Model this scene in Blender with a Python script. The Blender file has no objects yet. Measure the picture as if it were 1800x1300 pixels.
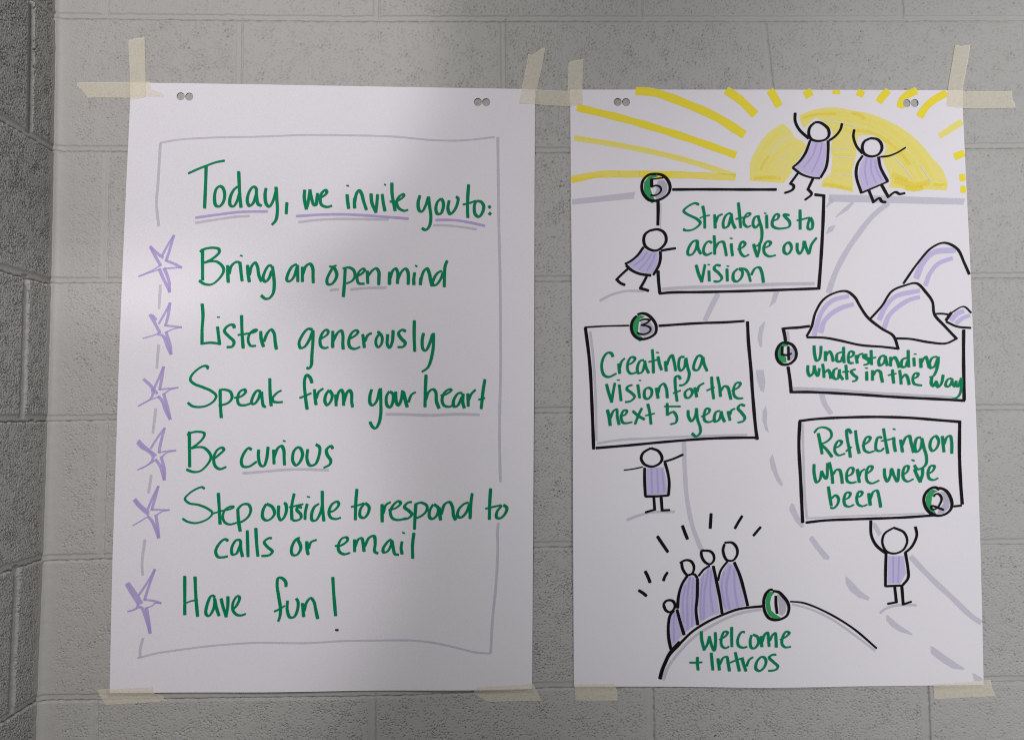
import bpy, math, random
import numpy as np
from mathutils import Matrix, Vector
from mathutils.geometry import delaunay_2d_cdt

random.seed(7)
rng = np.random.default_rng(11)
C = bpy.context.scene.collection
scene = bpy.context.scene

# ------------------------------------------------------------------ camera
IW, IH, FPX = 1800.0, 1300.0, 1350.0
CAM = np.array([0.58908134, -1.15690849, -0.60473225])
RX, RY, RZ = 0.05150701, 0.01044119, -0.01974013
def _rot():
    cx, sx, cy, sy, cz, sz = (math.cos(RX), math.sin(RX), math.cos(RY), math.sin(RY), math.cos(RZ), math.sin(RZ))
    X = np.array([[1, 0, 0], [0, cx, -sx], [0, sx, cx]])
    Y = np.array([[cy, 0, sy], [0, 1, 0], [-sy, 0, cy]])
    Z = np.array([[cz, -sz, 0], [sz, cz, 0], [0, 0, 1]])
    return Z @ Y @ X
ROT = _rot()
cam_data = bpy.data.cameras.new("camera")
cam_data.sensor_width = 36.0
cam_data.lens = FPX / IW * 36.0
cam_data.clip_start = 0.01
cam_data.clip_end = 100.0
cam = bpy.data.objects.new("camera", cam_data)
C.objects.link(cam)
M4 = Matrix.Identity(4)
for i in range(3):
    M4[i][0] = ROT[i, 0]; M4[i][1] = ROT[i, 2]; M4[i][2] = -ROT[i, 1]; M4[i][3] = CAM[i]
cam.matrix_world = M4
scene.camera = cam

# ------------------------------------------------------------------ world, lamps, exposure
world = bpy.data.worlds.new("World")
scene.world = world
world.use_nodes = True
bgn = world.node_tree.nodes["Background"]
bgn.inputs[0].default_value = (0.97, 0.985, 1.0, 1)
bgn.inputs[1].default_value = 0.165

def aim(o, target):
    d = Vector(target) - o.location
    o.rotation_euler = d.to_track_quat('-Z', 'Y').to_euler()
def area(name, loc, target, sx, sy, power, col, spread=180):
    l = bpy.data.lights.new(name, 'AREA')
    l.shape = 'RECTANGLE'; l.size = sx; l.size_y = sy; l.energy = power; l.color = col
    l.spread = math.radians(spread)
    o = bpy.data.objects.new(name, l); C.objects.link(o); o.location = loc; aim(o, target)
    return o
def spot(name, loc, target, power, col, angle, blend, radius):
    l = bpy.data.lights.new(name, 'SPOT')
    l.energy = power; l.color = col; l.spot_size = math.radians(angle); l.spot_blend = blend
    l.shadow_soft_size = radius
    o = bpy.data.objects.new(name, l); C.objects.link(o); o.location = loc; aim(o, target)
    return o
spot("lamp_left", (0.004, -2.777, 1.034), (0.048, 0.0, -0.34), 67.5, (1.0, 0.985, 0.985), math.degrees(0.614), 0.998, 0.06)
spot("lamp_right", (2.382, -2.762, 0.0), (1.814, 0.0, -0.576), 228.0, (0.995, 0.995, 1.0), math.degrees(0.836), 0.833, 0.06)
spot("shadow_edge_spot", (0.089, -1.821, 0.12), (0.042, 0.0, 0.010), 29.5, (1.0, 0.985, 0.98), math.degrees(0.56), 0.38, 0.03)  # added spot whose cone edge imitates the shadow of someone behind the camera
spot("fill_spot_low", (0.762, -1.866, 0.1), (0.013, 0.0, -0.795), 48.5, (1.0, 0.985, 0.98), math.degrees(0.45), 0.626, 0.05)  # extra spot added to lift the lower left, no known source there
pl = bpy.data.lights.new("lamp_room", 'POINT'); pl.energy = 30.0; pl.color = (1.0, 0.985, 0.97); pl.shadow_soft_size = 0.10
po = bpy.data.objects.new("lamp_room", pl); C.objects.link(po); po.location = (0.264, -1.447, 0.30)

scene.view_settings.view_transform = 'Standard'
scene.view_settings.look = 'None'
scene.view_settings.exposure = 0.0
scene.view_settings.gamma = 1.0
scene.view_settings.use_curve_mapping = False
scene.render.engine = 'CYCLES'
scene.cycles.transparent_max_bounces = 48
scene.cycles.max_bounces = 6
scene.cycles.pixel_filter_type = 'BLACKMAN_HARRIS'
scene.cycles.filter_width = 1.1
scene.cycles.use_denoising = False

# ------------------------------------------------------------------ helpers
def unproj(px, py, y=0.0):
    """point of the plane y=const seen at a pixel of the photograph; arrays allowed"""
    px = np.asarray(px, float); py = np.asarray(py, float)
    d = np.stack([(px - IW / 2) / FPX, np.ones_like(px), -(py - IH / 2) / FPX], -1) @ ROT.T
    t = (y - CAM[1]) / d[..., 1]
    return CAM + t[..., None] * d

def tag(o, label=None, cat=None, group=None, kind=None):
    if label: o["label"] = label
    if cat: o["category"] = cat
    if group: o["group"] = group
    if kind: o["kind"] = kind
    return o

def sstep(a, b, x):
    t = np.clip((x - a) / (b - a), 0, 1)
    return t * t * (3 - 2 * t)

def mesh_np(name, V, F, mat, parent=None, origin=(0, 0, 0), smooth=True, uv=None, attr=None):
    """V (n,3) world coordinates, F (m,k) faces"""
    V = np.asarray(V, np.float64) - np.asarray(origin, float)
    F = np.asarray(F, np.int32)
    me = bpy.data.meshes.new(name)
    me.vertices.add(len(V)); me.vertices.foreach_set("co", V.astype(np.float32).ravel())
    k = F.shape[1]
    me.loops.add(F.size); me.loops.foreach_set("vertex_index", F.ravel())
    me.polygons.add(len(F))
    me.polygons.foreach_set("loop_start", np.arange(0, F.size, k, dtype=np.int32))
    me.polygons.foreach_set("loop_total", np.full(len(F), k, np.int32))
    if smooth:
        me.polygons.foreach_set("use_smooth", np.ones(len(F), bool))
    me.update(calc_edges=True)
    if uv is not None:
        l = me.uv_layers.new(name="UVMap")
        l.data.foreach_set("uv", np.asarray(uv, np.float32)[F.ravel()].ravel())
    if attr is not None:
        for an, av in attr.items():
            a = me.attributes.new(an, 'FLOAT', 'POINT')
            a.data.foreach_set("value", np.asarray(av, np.float32))
    me.validate()
    me.materials.append(mat)
    o = bpy.data.objects.new(name, me)
    C.objects.link(o)
    if parent is not None:
        o.parent = parent
    else:
        o.location = origin
    return o

def cdt_fill(outline, step, holes=()):
    """2-D polygon (n,2) filled with triangles on an inner grid; holes are polygons too"""
    outline = np.asarray(outline, float)
    def dens(p):
        r = []
        for i in range(len(p)):
            a, b = p[i], p[(i + 1) % len(p)]
            n = max(1, int(np.linalg.norm(b - a) / step))
            for j in range(n):
                r.append(a + (b - a) * j / n)
        return np.array(r)
    rings = [dens(outline)] + [np.asarray(h, float) for h in holes]
    lo, hi = outline.min(0), outline.max(0)
    gx = np.arange(lo[0] + step * .5, hi[0], step); gy = np.arange(lo[1] + step * .5, hi[1], step)
    G = np.stack(np.meshgrid(gx, gy), -1).reshape(-1, 2)
    keep = inside(G, outline) & (dist_poly(G, outline) > step * .35)
    for h in rings[1:]:
        keep &= ~inside(G, h) & (dist_poly(G, h) > step * .3)
    G = G[keep]
    pts, edges = [], []
    for r in rings:
        s = len(pts); pts += list(map(tuple, r))
        edges += [(s + i, s + (i + 1) % len(r)) for i in range(len(r))]
    pts += list(map(tuple, G))
    v, e, f, *_ = delaunay_2d_cdt([Vector(p) for p in pts], edges, [], 0, 1e-7)
    v = np.array([tuple(q) for q in v]); f = np.array([q for q in f if len(q) == 3])
    cen = v[f].mean(1)
    ok = inside(cen, outline)
    for h in rings[1:]:
        ok &= ~inside(cen, h)
    f = f[ok]
    a = v[f[:, 1]] - v[f[:, 0]]; b = v[f[:, 2]] - v[f[:, 0]]
    cr = a[:, 0] * b[:, 1] - a[:, 1] * b[:, 0]
    lmax = np.maximum(np.maximum((a ** 2).sum(1), (b ** 2).sum(1)), ((b - a) ** 2).sum(1))
    good = np.abs(cr) > 0.02 * lmax
    f, cr = f[good], cr[good]
    fl = cr < 0
    f[fl] = f[fl][:, ::-1]
    return v, f

def inside(P, poly):
    P = np.asarray(P); x, y = P[:, 0], P[:, 1]
    r = np.zeros(len(P), bool)
    n = len(poly)
    for i in range(n):
        x1, y1 = poly[i]; x2, y2 = poly[(i + 1) % n]
        c = ((y1 > y) != (y2 > y))
        with np.errstate(divide='ignore', invalid='ignore'):
            r ^= c & (x < (x2 - x1) * (y - y1) / (y2 - y1 + 1e-30) + x1)
    return r

def dist_poly(P, poly):
    P = np.asarray(P); d = np.full(len(P), 1e9)
    n = len(poly)
    for i in range(n):
        a = np.asarray(poly[i]); b = np.asarray(poly[(i + 1) % n]); ab = b - a
        t = np.clip(((P - a) @ ab) / (ab @ ab + 1e-30), 0, 1)
        d = np.minimum(d, np.linalg.norm(P - a - t[:, None] * ab, axis=1))
    return d

def fft_noise(shape, step, lo, hi, seed):
    """band-passed gaussian noise, wavelengths lo..hi metres, unit variance"""
    r = np.random.default_rng(seed)
    n = r.standard_normal(shape)
    F = np.fft.rfft2(n)
    ky = np.fft.fftfreq(shape[0], step)[:, None]; kx = np.fft.rfftfreq(shape[1], step)[None, :]
    k = np.sqrt(kx * kx + ky * ky) + 1e-9
    band = np.exp(-(k * lo) ** 2 * 0.7) * (1 - np.exp(-(k * hi) ** 2 * 0.7))
    n = np.fft.irfft2(F * band, s=shape)
    return n / n.std()

# ------------------------------------------------------------------ materials
def new_mat(name):
    m = bpy.data.materials.new(name); m.use_nodes = True
    nt = m.node_tree
    return m, nt, nt.nodes["Principled BSDF"]
def node(nt, t, **kw):
    n = nt.nodes.new(t)
    for k, v in kw.items(): setattr(n, k, v)
    return n

def wall_material():
    m, nt, p = new_mat("painted_block")
    tc = node(nt, 'ShaderNodeTexCoord')
    n1 = node(nt, 'ShaderNodeTexNoise'); n1.inputs['Scale'].default_value = 5.0; n1.inputs['Detail'].default_value = 6
    n2 = node(nt, 'ShaderNodeTexNoise'); n2.inputs['Scale'].default_value = 900.0; n2.inputs['Detail'].default_value = 3
    nt.links.new(tc.outputs['Object'], n1.inputs['Vector']); nt.links.new(tc.outputs['Object'], n2.inputs['Vector'])
    cr = node(nt, 'ShaderNodeValToRGB')
    cr.color_ramp.elements[0].position = 0.3; cr.color_ramp.elements[0].color = (0.392, 0.380, 0.366, 1)
    cr.color_ramp.elements[1].position = 0.7; cr.color_ramp.elements[1].color = (0.416, 0.403, 0.389, 1)
    nt.links.new(n1.outputs['Fac'], cr.inputs['Fac'])
    nt.links.new(cr.outputs['Color'], p.inputs['Base Color'])
    p.inputs['Roughness'].default_value = 0.55
    p.inputs['Specular IOR Level'].default_value = 0.3
    bp = node(nt, 'ShaderNodeBump'); bp.inputs['Strength'].default_value = 0.5; bp.inputs['Distance'].default_value = 0.0004
    nt.links.new(n2.outputs['Fac'], bp.inputs['Height']); nt.links.new(bp.outputs['Normal'], p.inputs['Normal'])
    return m

def paper_material():
    m, nt, p = new_mat("flipchart_paper")
    tc = node(nt, 'ShaderNodeTexCoord')
    n1 = node(nt, 'ShaderNodeTexNoise'); n1.inputs['Scale'].default_value = 9.0; n1.inputs['Detail'].default_value = 5
    n2 = node(nt, 'ShaderNodeTexNoise'); n2.inputs['Scale'].default_value = 260.0; n2.inputs['Detail'].default_value = 4
    nt.links.new(tc.outputs['Object'], n1.inputs['Vector']); nt.links.new(tc.outputs['Object'], n2.inputs['Vector'])
    cr = node(nt, 'ShaderNodeValToRGB')
    cr.color_ramp.elements[0].position = 0.3; cr.color_ramp.elements[0].color = (0.764, 0.732, 0.782, 1)
    cr.color_ramp.elements[1].position = 0.7; cr.color_ramp.elements[1].color = (0.782, 0.75, 0.798, 1)
    nt.links.new(n1.outputs['Fac'], cr.inputs['Fac']); nt.links.new(cr.outputs['Color'], p.inputs['Base Color'])
    p.inputs['Roughness'].default_value = 0.75; p.inputs['Specular IOR Level'].default_value = 0.2
    bp = node(nt, 'ShaderNodeBump'); bp.inputs['Strength'].default_value = 0.25; bp.inputs['Distance'].default_value = 0.0003
    nt.links.new(n2.outputs['Fac'], bp.inputs['Height']); nt.links.new(bp.outputs['Normal'], p.inputs['Normal'])
    return m

def ink(name, col, alpha, edge=0.0, streak=0.12, rough=0.55):
    """marker ink: a thin film, denser along its edges, streaked along the stroke"""
    m, nt, p = new_mat(name)
    p.inputs['Base Color'].default_value = (*col, 1)
    p.inputs['Roughness'].default_value = rough; p.inputs['Specular IOR Level'].default_value = 0.06
    uv = node(nt, 'ShaderNodeUVMap')
    mp = node(nt, 'ShaderNodeMapping'); mp.inputs['Scale'].default_value = (60.0, 5.0, 1.0)
    nt.links.new(uv.outputs['UV'], mp.inputs['Vector'])
    ns = node(nt, 'ShaderNodeTexNoise'); ns.inputs['Scale'].default_value = 1.0; ns.inputs['Detail'].default_value = 3
    nt.links.new(mp.outputs['Vector'], ns.inputs['Vector'])
    sx = node(nt, 'ShaderNodeSeparateXYZ'); nt.links.new(uv.outputs['UV'], sx.inputs['Vector'])
    a = node(nt, 'ShaderNodeMath', operation='SUBTRACT'); a.inputs[1].default_value = 0.5
    nt.links.new(sx.outputs['Y'], a.inputs[0])
    b = node(nt, 'ShaderNodeMath', operation='ABSOLUTE'); nt.links.new(a.outputs[0], b.inputs[0])
    c = node(nt, 'ShaderNodeMath', operation='MULTIPLY'); c.inputs[1].default_value = 2.0; nt.links.new(b.outputs[0], c.inputs[0])
    d = node(nt, 'ShaderNodeMath', operation='POWER'); d.inputs[1].default_value = 4.0; nt.links.new(c.outputs[0], d.inputs[0])
    e = node(nt, 'ShaderNodeMath', operation='MULTIPLY_ADD'); e.inputs[1].default_value = edge; e.inputs[2].default_value = alpha - streak * 0.5
    nt.links.new(d.outputs[0], e.inputs[0])
    f = node(nt, 'ShaderNodeMath', operation='MULTIPLY_ADD'); f.inputs[1].default_value = streak; f.use_clamp = True
    nt.links.new(ns.outputs['Fac'], f.inputs[0]); nt.links.new(e.outputs[0], f.inputs[2])
    nt.links.new(f.outputs[0], p.inputs['Alpha'])
    return m

def tape_material():
    m, nt, p = new_mat("masking_tape")
    tc = node(nt, 'ShaderNodeTexCoord')
    n1 = node(nt, 'ShaderNodeTexNoise'); n1.inputs['Scale'].default_value = 220.0; n1.inputs['Detail'].default_value = 5
    nt.links.new(tc.outputs['Object'], n1.inputs['Vector'])
    cr = node(nt, 'ShaderNodeValToRGB')
    cr.color_ramp.elements[0].position = 0.3; cr.color_ramp.elements[0].color = (0.86, 0.785, 0.63, 1)
    cr.color_ramp.elements[1].position = 0.7; cr.color_ramp.elements[1].color = (0.94, 0.87, 0.72, 1)
    nt.links.new(n1.outputs['Fac'], cr.inputs['Fac']); nt.links.new(cr.outputs['Color'], p.inputs['Base Color'])
    p.inputs['Roughness'].default_value = 0.6; p.inputs['Specular IOR Level'].default_value = 0.3
    p.inputs['Alpha'].default_value = 0.48
    bp = node(nt, 'ShaderNodeBump'); bp.inputs['Strength'].default_value = 0.6; bp.inputs['Distance'].default_value = 0.0005
    n3 = node(nt, 'ShaderNodeTexNoise'); n3.inputs['Scale'].default_value = 70.0; n3.inputs['Detail'].default_value = 6; n3.inputs['Distortion'].default_value = 1.5
    nt.links.new(tc.outputs['Object'], n3.inputs['Vector'])
    b2 = node(nt, 'ShaderNodeBump'); b2.inputs['Strength'].default_value = 0.8; b2.inputs['Distance'].default_value = 0.0018
    nt.links.new(n3.outputs['Fac'], b2.inputs['Height'])
    nt.links.new(n1.outputs['Fac'], bp.inputs['Height']); nt.links.new(b2.outputs['Normal'], bp.inputs['Normal'])
    nt.links.new(bp.outputs['Normal'], p.inputs['Normal'])
    return m

WALL = wall_material(); PAPER = paper_material(); TAPE = tape_material()
GREEN = ink("green_marker", (0.0, 0.225, 0.098), 0.96, 0.03, 0.36)
BLACK = ink("black_marker", (0.008, 0.006, 0.008), 0.985, 0.02, 0.03)
DOT = ink("dark_green_marker", (0.02, 0.045, 0.04), 0.9, 0.0, 0.1)
PURPLE = ink("lavender_marker", (0.50, 0.40, 0.76), 0.62, 0.18, 0.14)
LILAC = ink("pale_lavender_marker", (0.63, 0.56, 0.87), 0.72, 0.10, 0.14)
GREY = ink("grey_marker", (0.60, 0.575, 0.655), 0.50, 0.08, 0.10)
ROADGREY = ink("pale_grey_marker", (0.66, 0.64, 0.745), 0.64, 0.05, 0.10)
YELLOW = ink("yellow_marker", (0.97, 0.80, 0.03), 0.82, -0.25, 0.2)
PALEYELLOW = ink("pale_yellow_marker", (0.96, 0.84, 0.215), 0.74, 0.02, 0.12)
FOLD = ink("lavender_fold_marker", (0.52, 0.45, 0.80), 0.34, -0.2, 0.2)
BADGEGREY = ink("violet_grey_marker", (0.52, 0.485, 0.60), 0.66, 0.0, 0.12)
DEEPYELLOW = ink("deep_yellow_marker", (0.96, 0.78, 0.03), 0.32, -0.2, 0.2)
BADGEGREEN = ink("bright_green_marker", (0.026, 0.34, 0.11), 0.88, 0.0, 0.12)
BARE = ink("bare_paper", (0.775, 0.745, 0.78), 0.9, 0.0, 0.1)

# ------------------------------------------------------------------ block walls
BW, BH = 0.4064, 0.2032
LINES = {0: [(100, 28), (600, 33), (960, 33), (1350, 33), (1790, 32)],
         1: [(100, 261), (970, 264), (1790, 256)], 2: [(100, 493), (970, 490), (1790, 484)],
         3: [(100, 735), (970, 721), (1790, 716)], 4: [(100, 980), (960, 957), (1790, 952)],
         5: [(80, 1226), (700, 1218), (960, 1204), (1790, 1193)]}
def course_z(k, x):
    if k in LINES:
        P = np.array([unproj(*q)[[0, 2]] for q in LINES[k]])
        return np.interp(x, P[:, 0], P[:, 1])
    return np.full_like(x, -k * BH) + 0.0008 * np.sin(x * 9 + k)
JOINTS = {0: [[(185, 14)], [(662, 14)], [(1125, 14)], [(1583, 14)]], 1: [[(420, 100)], [(885, 90)], [(1345, 70), (1354, 150)]],
          2: [[(187, 300), (183, 450)]], 4: [[(182, 750), (176, 950)]],
          6: [[(165, 1250)], [(655, 1270)], [(1144, 1260)], [(1629, 1270)]]}
CORNER = np.array([unproj(*q)[[0, 2]] for q in [(101, 0), (101, 100), (97.5, 325), (94, 487), (90, 650), (87.5, 735), (80, 975), (73, 1130), (67, 1300)]])
def corner_x(z):
    o = np.argsort(CORNER[:, 1])
    return np.interp(z, CORNER[o, 1], CORNER[o, 0])

def pits_field(shape, st, seed, density):
    a = fft_noise(shape, st, 0.0023, 0.0060, seed)
    b = fft_noise(shape, st, 0.0036, 0.0090, seed + 1)
    low = fft_noise(shape, st, 0.03, 0.12, seed + 2)
    thr = 1.78 - 0.55 * density - 0.22 * low
    return sstep(0, 0.40, a - thr) * 0.0030 + sstep(0, 0.40, b - thr - 0.62) * 0.0038

def joint_profile(d, half, noise):
    """depth at signed distance d (positive above / right of the joint's middle)"""
    band = 1 - sstep(half - 0.0015, half + 0.0012, np.abs(d))
    groove = np.exp(-((d + half) / 0.0010) ** 2)
    return band, band * 0.0015 + groove * np.clip(0.0036 + 0.0008 * noise, 0, 1)

def build_back_wall():
    st = 0.00105
    xs = np.arange(-0.10, 1.66, st); zs = np.arange(-1.36, 0.26, st)
    X, Z = np.meshgrid(xs, zs); sh = X.shape
    depth = np.zeros(sh)
    wob = fft_noise(sh, st, 0.012, 0.06, 5)
    course = np.zeros(sh, int); smooth = np.zeros(sh)
    bid = np.zeros(sh)
    for k in range(-1, 8):
        zl = course_z(k, xs)[None, :] + 0.00035 * wob
        course[Z < zl] = k + 1
    gn = np.clip(0.5 + fft_noise(sh, st, 0.01, 0.05, 9) * 0.8, -0.9, 1.6)
    for k in range(-1, 8):
        d = Z - (course_z(k, xs)[None, :] + 0.00035 * wob)
        b, dp = joint_profile(d, 0.0048, gn)
        depth = np.maximum(depth, dp); smooth = np.maximum(smooth, 1 - sstep(0.004, 0.010, np.abs(d)))
    for c in range(-1, 9):
        msk = course == c
        if not msk.any(): continue
        base = 0.0 if c % 2 == 0 else 0.5
        js = []
        for n in range(-1, 6):
            u = (n + base) * BW
            js.append([(u + 0.001 * math.sin(c * 3 + n), 0.0), (u + 0.001 * math.sin(c * 3 + n), -1.0)])
        for ov in JOINTS.get(c, []):
            P = np.array([unproj(*q)[[0, 2]] for q in ov])
            i = int(np.argmin([abs(j[0][0] - P[0, 0]) for j in js]))
            if len(P) == 1:
                js[i] = [(P[0, 0], 0.0), (P[0, 0], -1.0)]
            else:
                s = (P[1, 0] - P[0, 0]) / (P[1, 1] - P[0, 1])
                js[i] = [(P[0, 0] + s * (0 - P[0, 1]), 0.0), (P[0, 0] + s * (-1 - P[0, 1]), -1.0)]
        Xc, Zc = X[msk], Z[msk]
        idx = np.zeros(len(Xc))
        for j in js:
            xj = j[0][0] + (j[1][0] - j[0][0]) * (-Zc) + 0.0002 * wob[msk]
            if xj.mean() < -0.05: continue
            d = Xc - xj
            b, dp = joint_profile(-d, 0.0046, gn[msk])
            depth[msk] = np.maximum(depth[msk], dp * 0.85)
            smooth[msk] = np.maximum(smooth[msk], 1 - sstep(0.004, 0.009, np.abs(d)))
            idx += d > 0
        bid[msk] = (c + 2) * 10 + idx
    r = np.random.default_rng(3)
    dens = np.zeros(sh); off = np.zeros(sh)
    for b in np.unique(bid):
        m = bid == b
        dens[m] = r.uniform(0.25, 1.0)
        off[m] = r.uniform(-0.0003, 0.0003) + (X[m] - X[m].mean()) * r.uniform(-0.0006, 0.0006) + (Z[m] - Z[m].mean()) * r.uniform(-0.001, 0.001)
    cd = X - corner_x(Z)
    smooth = np.maximum(smooth, (1 - sstep(0.012, 0.03, cd)) * 0.95)
    face = 1 - smooth
    pit = pits_field(sh, st, 20, dens)
    depth += face * (pit + 0.00006 * fft_noise(sh, st, 0.003, 0.009, 31) * (0.4 + dens) + off)
    depth += 0.00010 * fft_noise(sh, st, 0.02, 0.08, 33)
    # the paint builds up into a small fillet in the corner
    depth -= 0.006 * np.exp(-np.clip(cd, 0, 1) / 0.004)
    V = np.stack([X, depth, Z], -1).reshape(-1, 3)
    n, m = sh
    i = np.arange(n * m).reshape(n, m)
    F = np.stack([i[:-1, :-1], i[:-1, 1:], i[1:, 1:], i[1:, :-1]], -1).reshape(-1, 4)
    o = mesh_np("block_wall", V, F, WALL, origin=(0.7, 0.0, -1.36))
    tag(o, "long grey painted concrete block wall carrying both paper sheets", "wall")
    return o

def build_side_wall():
    st = 0.00105
    ys = np.arange(-0.62, 0.02, st); zs = np.arange(-1.36, 0.26, st)
    Y, Z = np.meshgrid(ys, zs); sh = Y.shape
    wob = fft_noise(sh, st, 0.012, 0.06, 45)
    gn = np.clip(0.5 + fft_noise(sh, st, 0.01, 0.05, 46) * 0.8, -0.9, 1.6)
    depth = np.zeros(sh); smooth = np.zeros(sh); course = np.zeros(sh, int)
    for k in range(-1, 8):
        zl = -k * BH * 0.998 - 0.001 + 0.0006 * wob
        course[Z < zl] = k + 1
        b, dp = joint_profile(Z - zl, 0.0052, gn)
        depth = np.maximum(depth, dp * 1.7); smooth = np.maximum(smooth, 1 - sstep(0.004, 0.010, np.abs(Z - zl)))
    for c in range(-1, 9):
        m = course == c
        if not m.any(): continue
        first = -0.065 if c % 2 == 1 else -0.268
        for n in range(3):
            d = Y[m] - (first - n * BW + 0.00035 * wob[m])
            b, dp = joint_profile(d, 0.0065, gn[m])
            depth[m] = np.maximum(depth[m], dp * 2.0 + 0.003 * b)
            smooth[m] = np.maximum(smooth[m], 1 - sstep(0.004, 0.009, np.abs(d)))
    smooth = np.maximum(smooth, 1 - sstep(0.008, 0.02, -Y))
    face = 1 - smooth
    depth += face * (pits_field(sh, st, 60, np.full(sh, 1.5)) + 0.00020 * fft_noise(sh, st, 0.0026, 0.008, 61))
    depth += 0.00012 * fft_noise(sh, st, 0.02, 0.08, 63)
    V = np.stack([corner_x(Z) - depth, Y, Z], -1).reshape(-1, 3)
    n, m = sh
    i = np.arange(n * m).reshape(n, m)
    F = np.stack([i[:-1, :-1], i[1:, :-1], i[1:, 1:], i[:-1, 1:]], -1).reshape(-1, 4)[:, ::-1]
    o = mesh_np("block_wall", V, F, WALL, origin=(-0.08, -0.3, -1.36))
    tag(o, "darker rough grey block wall turning the corner at the left edge", "wall")
    return o
build_back_wall()
build_side_wall()

# ------------------------------------------------------------------ the two sheets of paper
H0 = 0.003
class Sheet:
    def __init__(self, outline_px, hole_px, seed, label, sway):
        self.sway = sway; self.seed = seed
        self.holes_px = [q for pair in hole_px for q in pair]
        self.px = outline_px
        O = unproj(*np.array(outline_px, float).T, y=-H0)
        self.poly = O[:, [0, 2]]
        lo, hi = self.poly.min(0), self.poly.max(0)
        self.lo, self.hi = lo, hi
        self.c = (lo + hi) / 2; self.s = (hi - lo)
        holes = []
        for pair in hole_px:          # two punched discs that touch make one hole shaped like an eight
            (ax, ay), (bx, by) = pair
            r = 7.1; h = (bx - ax) / 2
            al = math.acos(min(1, h / r)) if h < r else 0.12
            pts = []
            for t in np.linspace(al, 2 * math.pi - al, 22): pts.append((ax + r * math.cos(t), ay + r * math.sin(t)))
            for t in np.linspace(math.pi + al, 3 * math.pi - al, 22): pts.append((bx + r * math.cos(t), by + r * math.sin(t)))
            P = unproj(*np.array(pts).T, y=-H0)[:, [0, 2]]
            holes.append(P)
        v, f = cdt_fill(self.poly, 0.008, holes)
        self.origin = np.array([self.c[0], -H0, lo[1]])
        V = np.stack([v[:, 0], -self.height(v[:, 0], v[:, 1]), v[:, 1]], -1)
        n = len(V); back = V + (0, 0.00018, 0)
        e = np.sort(np.vstack([f[:, [0, 1]], f[:, [1, 2]], f[:, [2, 0]]]), 1)
        ue, cnt = np.unique(e, axis=0, return_counts=True); be = ue[cnt == 1]
        rim = np.concatenate([V[be], back[be]], 1).reshape(-1, 3)
        k = np.arange(len(be))[:, None] * 4 + 2 * n
        F = np.vstack([f, f[:, ::-1] + n, k + [0, 1, 3], k + [0, 3, 2]])
        self.o = mesh_np("paper_sheet", np.vstack([V, back, rim]), F, PAPER, origin=self.origin)
        tag(self.o, label, "poster")
    def height(self, x, z):
        """distance of the paper from the wall plane"""
        u = (x - self.lo[0]) / self.s[0]; w = (z - self.lo[1]) / self.s[1]
        e = np.sin(np.pi * np.clip(u, 0, 1)) ; g = np.sin(np.pi * np.clip(w, 0, 1))
        sv = self.sway
        h = 0.0014 + 0.0035 * e * (1 - np.clip(w, 0, 1)) ** 1.2 + 0.0035 * g
        h = h + 1.4 * sv * (0.0016 * np.sin(u * 7.3 + w * 1.8 + self.seed) + 0.0012 * np.sin(u * 13.1 - w * 3.1 + 2 * self.seed)) * (0.35 + 0.65 * e) * np.clip((1 - w) * 6, 0.1, 1)
        h = h + sv * 0.0007 * np.sin(w * 11 + u * 3 + self.seed) * g
        return np.maximum(h, 0.0011)
    def map(self, px, py, lift=0.0):
        """pixel of the photograph -> point on the paper's own surface, lifted by the ink"""
        y = np.full(np.shape(px), -H0)
        px = np.asarray(px, float); py = np.asarray(py, float)
        d = np.stack([(px - IW / 2) / FPX, np.ones_like(px), -(py - IH / 2) / FPX], -1) @ ROT.T
        for _ in range(4):
            P = CAM + ((y - CAM[1]) / d[..., 1])[..., None] * d
            y = -self.height(P[..., 0], P[..., 2])
        P = CAM + ((y - CAM[1]) / d[..., 1])[..., None] * d
        P[..., 1] -= lift
        return P

left = Sheet([(229.5, 144.5), (450, 147.5), (675, 152), (900, 155.5), (940.7, 156.5), (939.7, 325), (938.7, 650), (936.7, 975), (935.5, 1210),
              (900, 1210.5), (675, 1213), (450, 1215.5), (192.5, 1217), (199, 975), (210.7, 650), (222, 325)],
             [((317, 169), (332, 169.5)), ((840, 179), (854.5, 179.3))], 1.3,
             "white sheet of green handwriting with lavender stars, nearest the corner", 1.0)
right = Sheet([(1002.5, 157), (1350, 157), (1692, 158), (1698.7, 325), (1705, 480), (1711, 650), (1717.5, 800), (1723.5, 975), (1730.5, 1203.5),
               (1350, 1206), (1009, 1206.5), (1007.5, 975), (1006.5, 650), (1003.5, 325)],
              [((1086, 179), (1100.5, 179.3)), ((1594.5, 181), (1608.5, 180.7))], 4.1,
              "white sheet drawn with a yellow sunrise, stick figures and numbered boxes", 0.7)

# ------------------------------------------------------------------ marker strokes
def S(ox, oy, k, text):
    """strokes written as 'x y x y ...' in an enlarged crop at (ox,oy) of scale k; ';' new stroke, '|' sharp corner, 'w1.2' width factor"""
    out = []
    for st in text.replace('\n', ';').split(';'):
        st = st.strip()
        if not st: continue
        toks = st.replace(',', ' ').split()
        w = 1.0
        if toks[0][0] == 'w': w = float(toks[0][1:]); toks = toks[1:]
        segs = [[]]
        for t in toks:
            if t == '|': segs.append([])
            else: segs[-1].append(float(t))
        for i in range(1, len(segs)):
            if segs[i][:2] != segs[i - 1][-2:]: segs[i] = segs[i - 1][-2:] + segs[i]
        for i, s in enumerate(segs):
            p = np.array(s).reshape(-1, 2) / k + (ox, oy)
            out.append((p, w, i > 0, i < len(segs) - 1))
    return out

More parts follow.
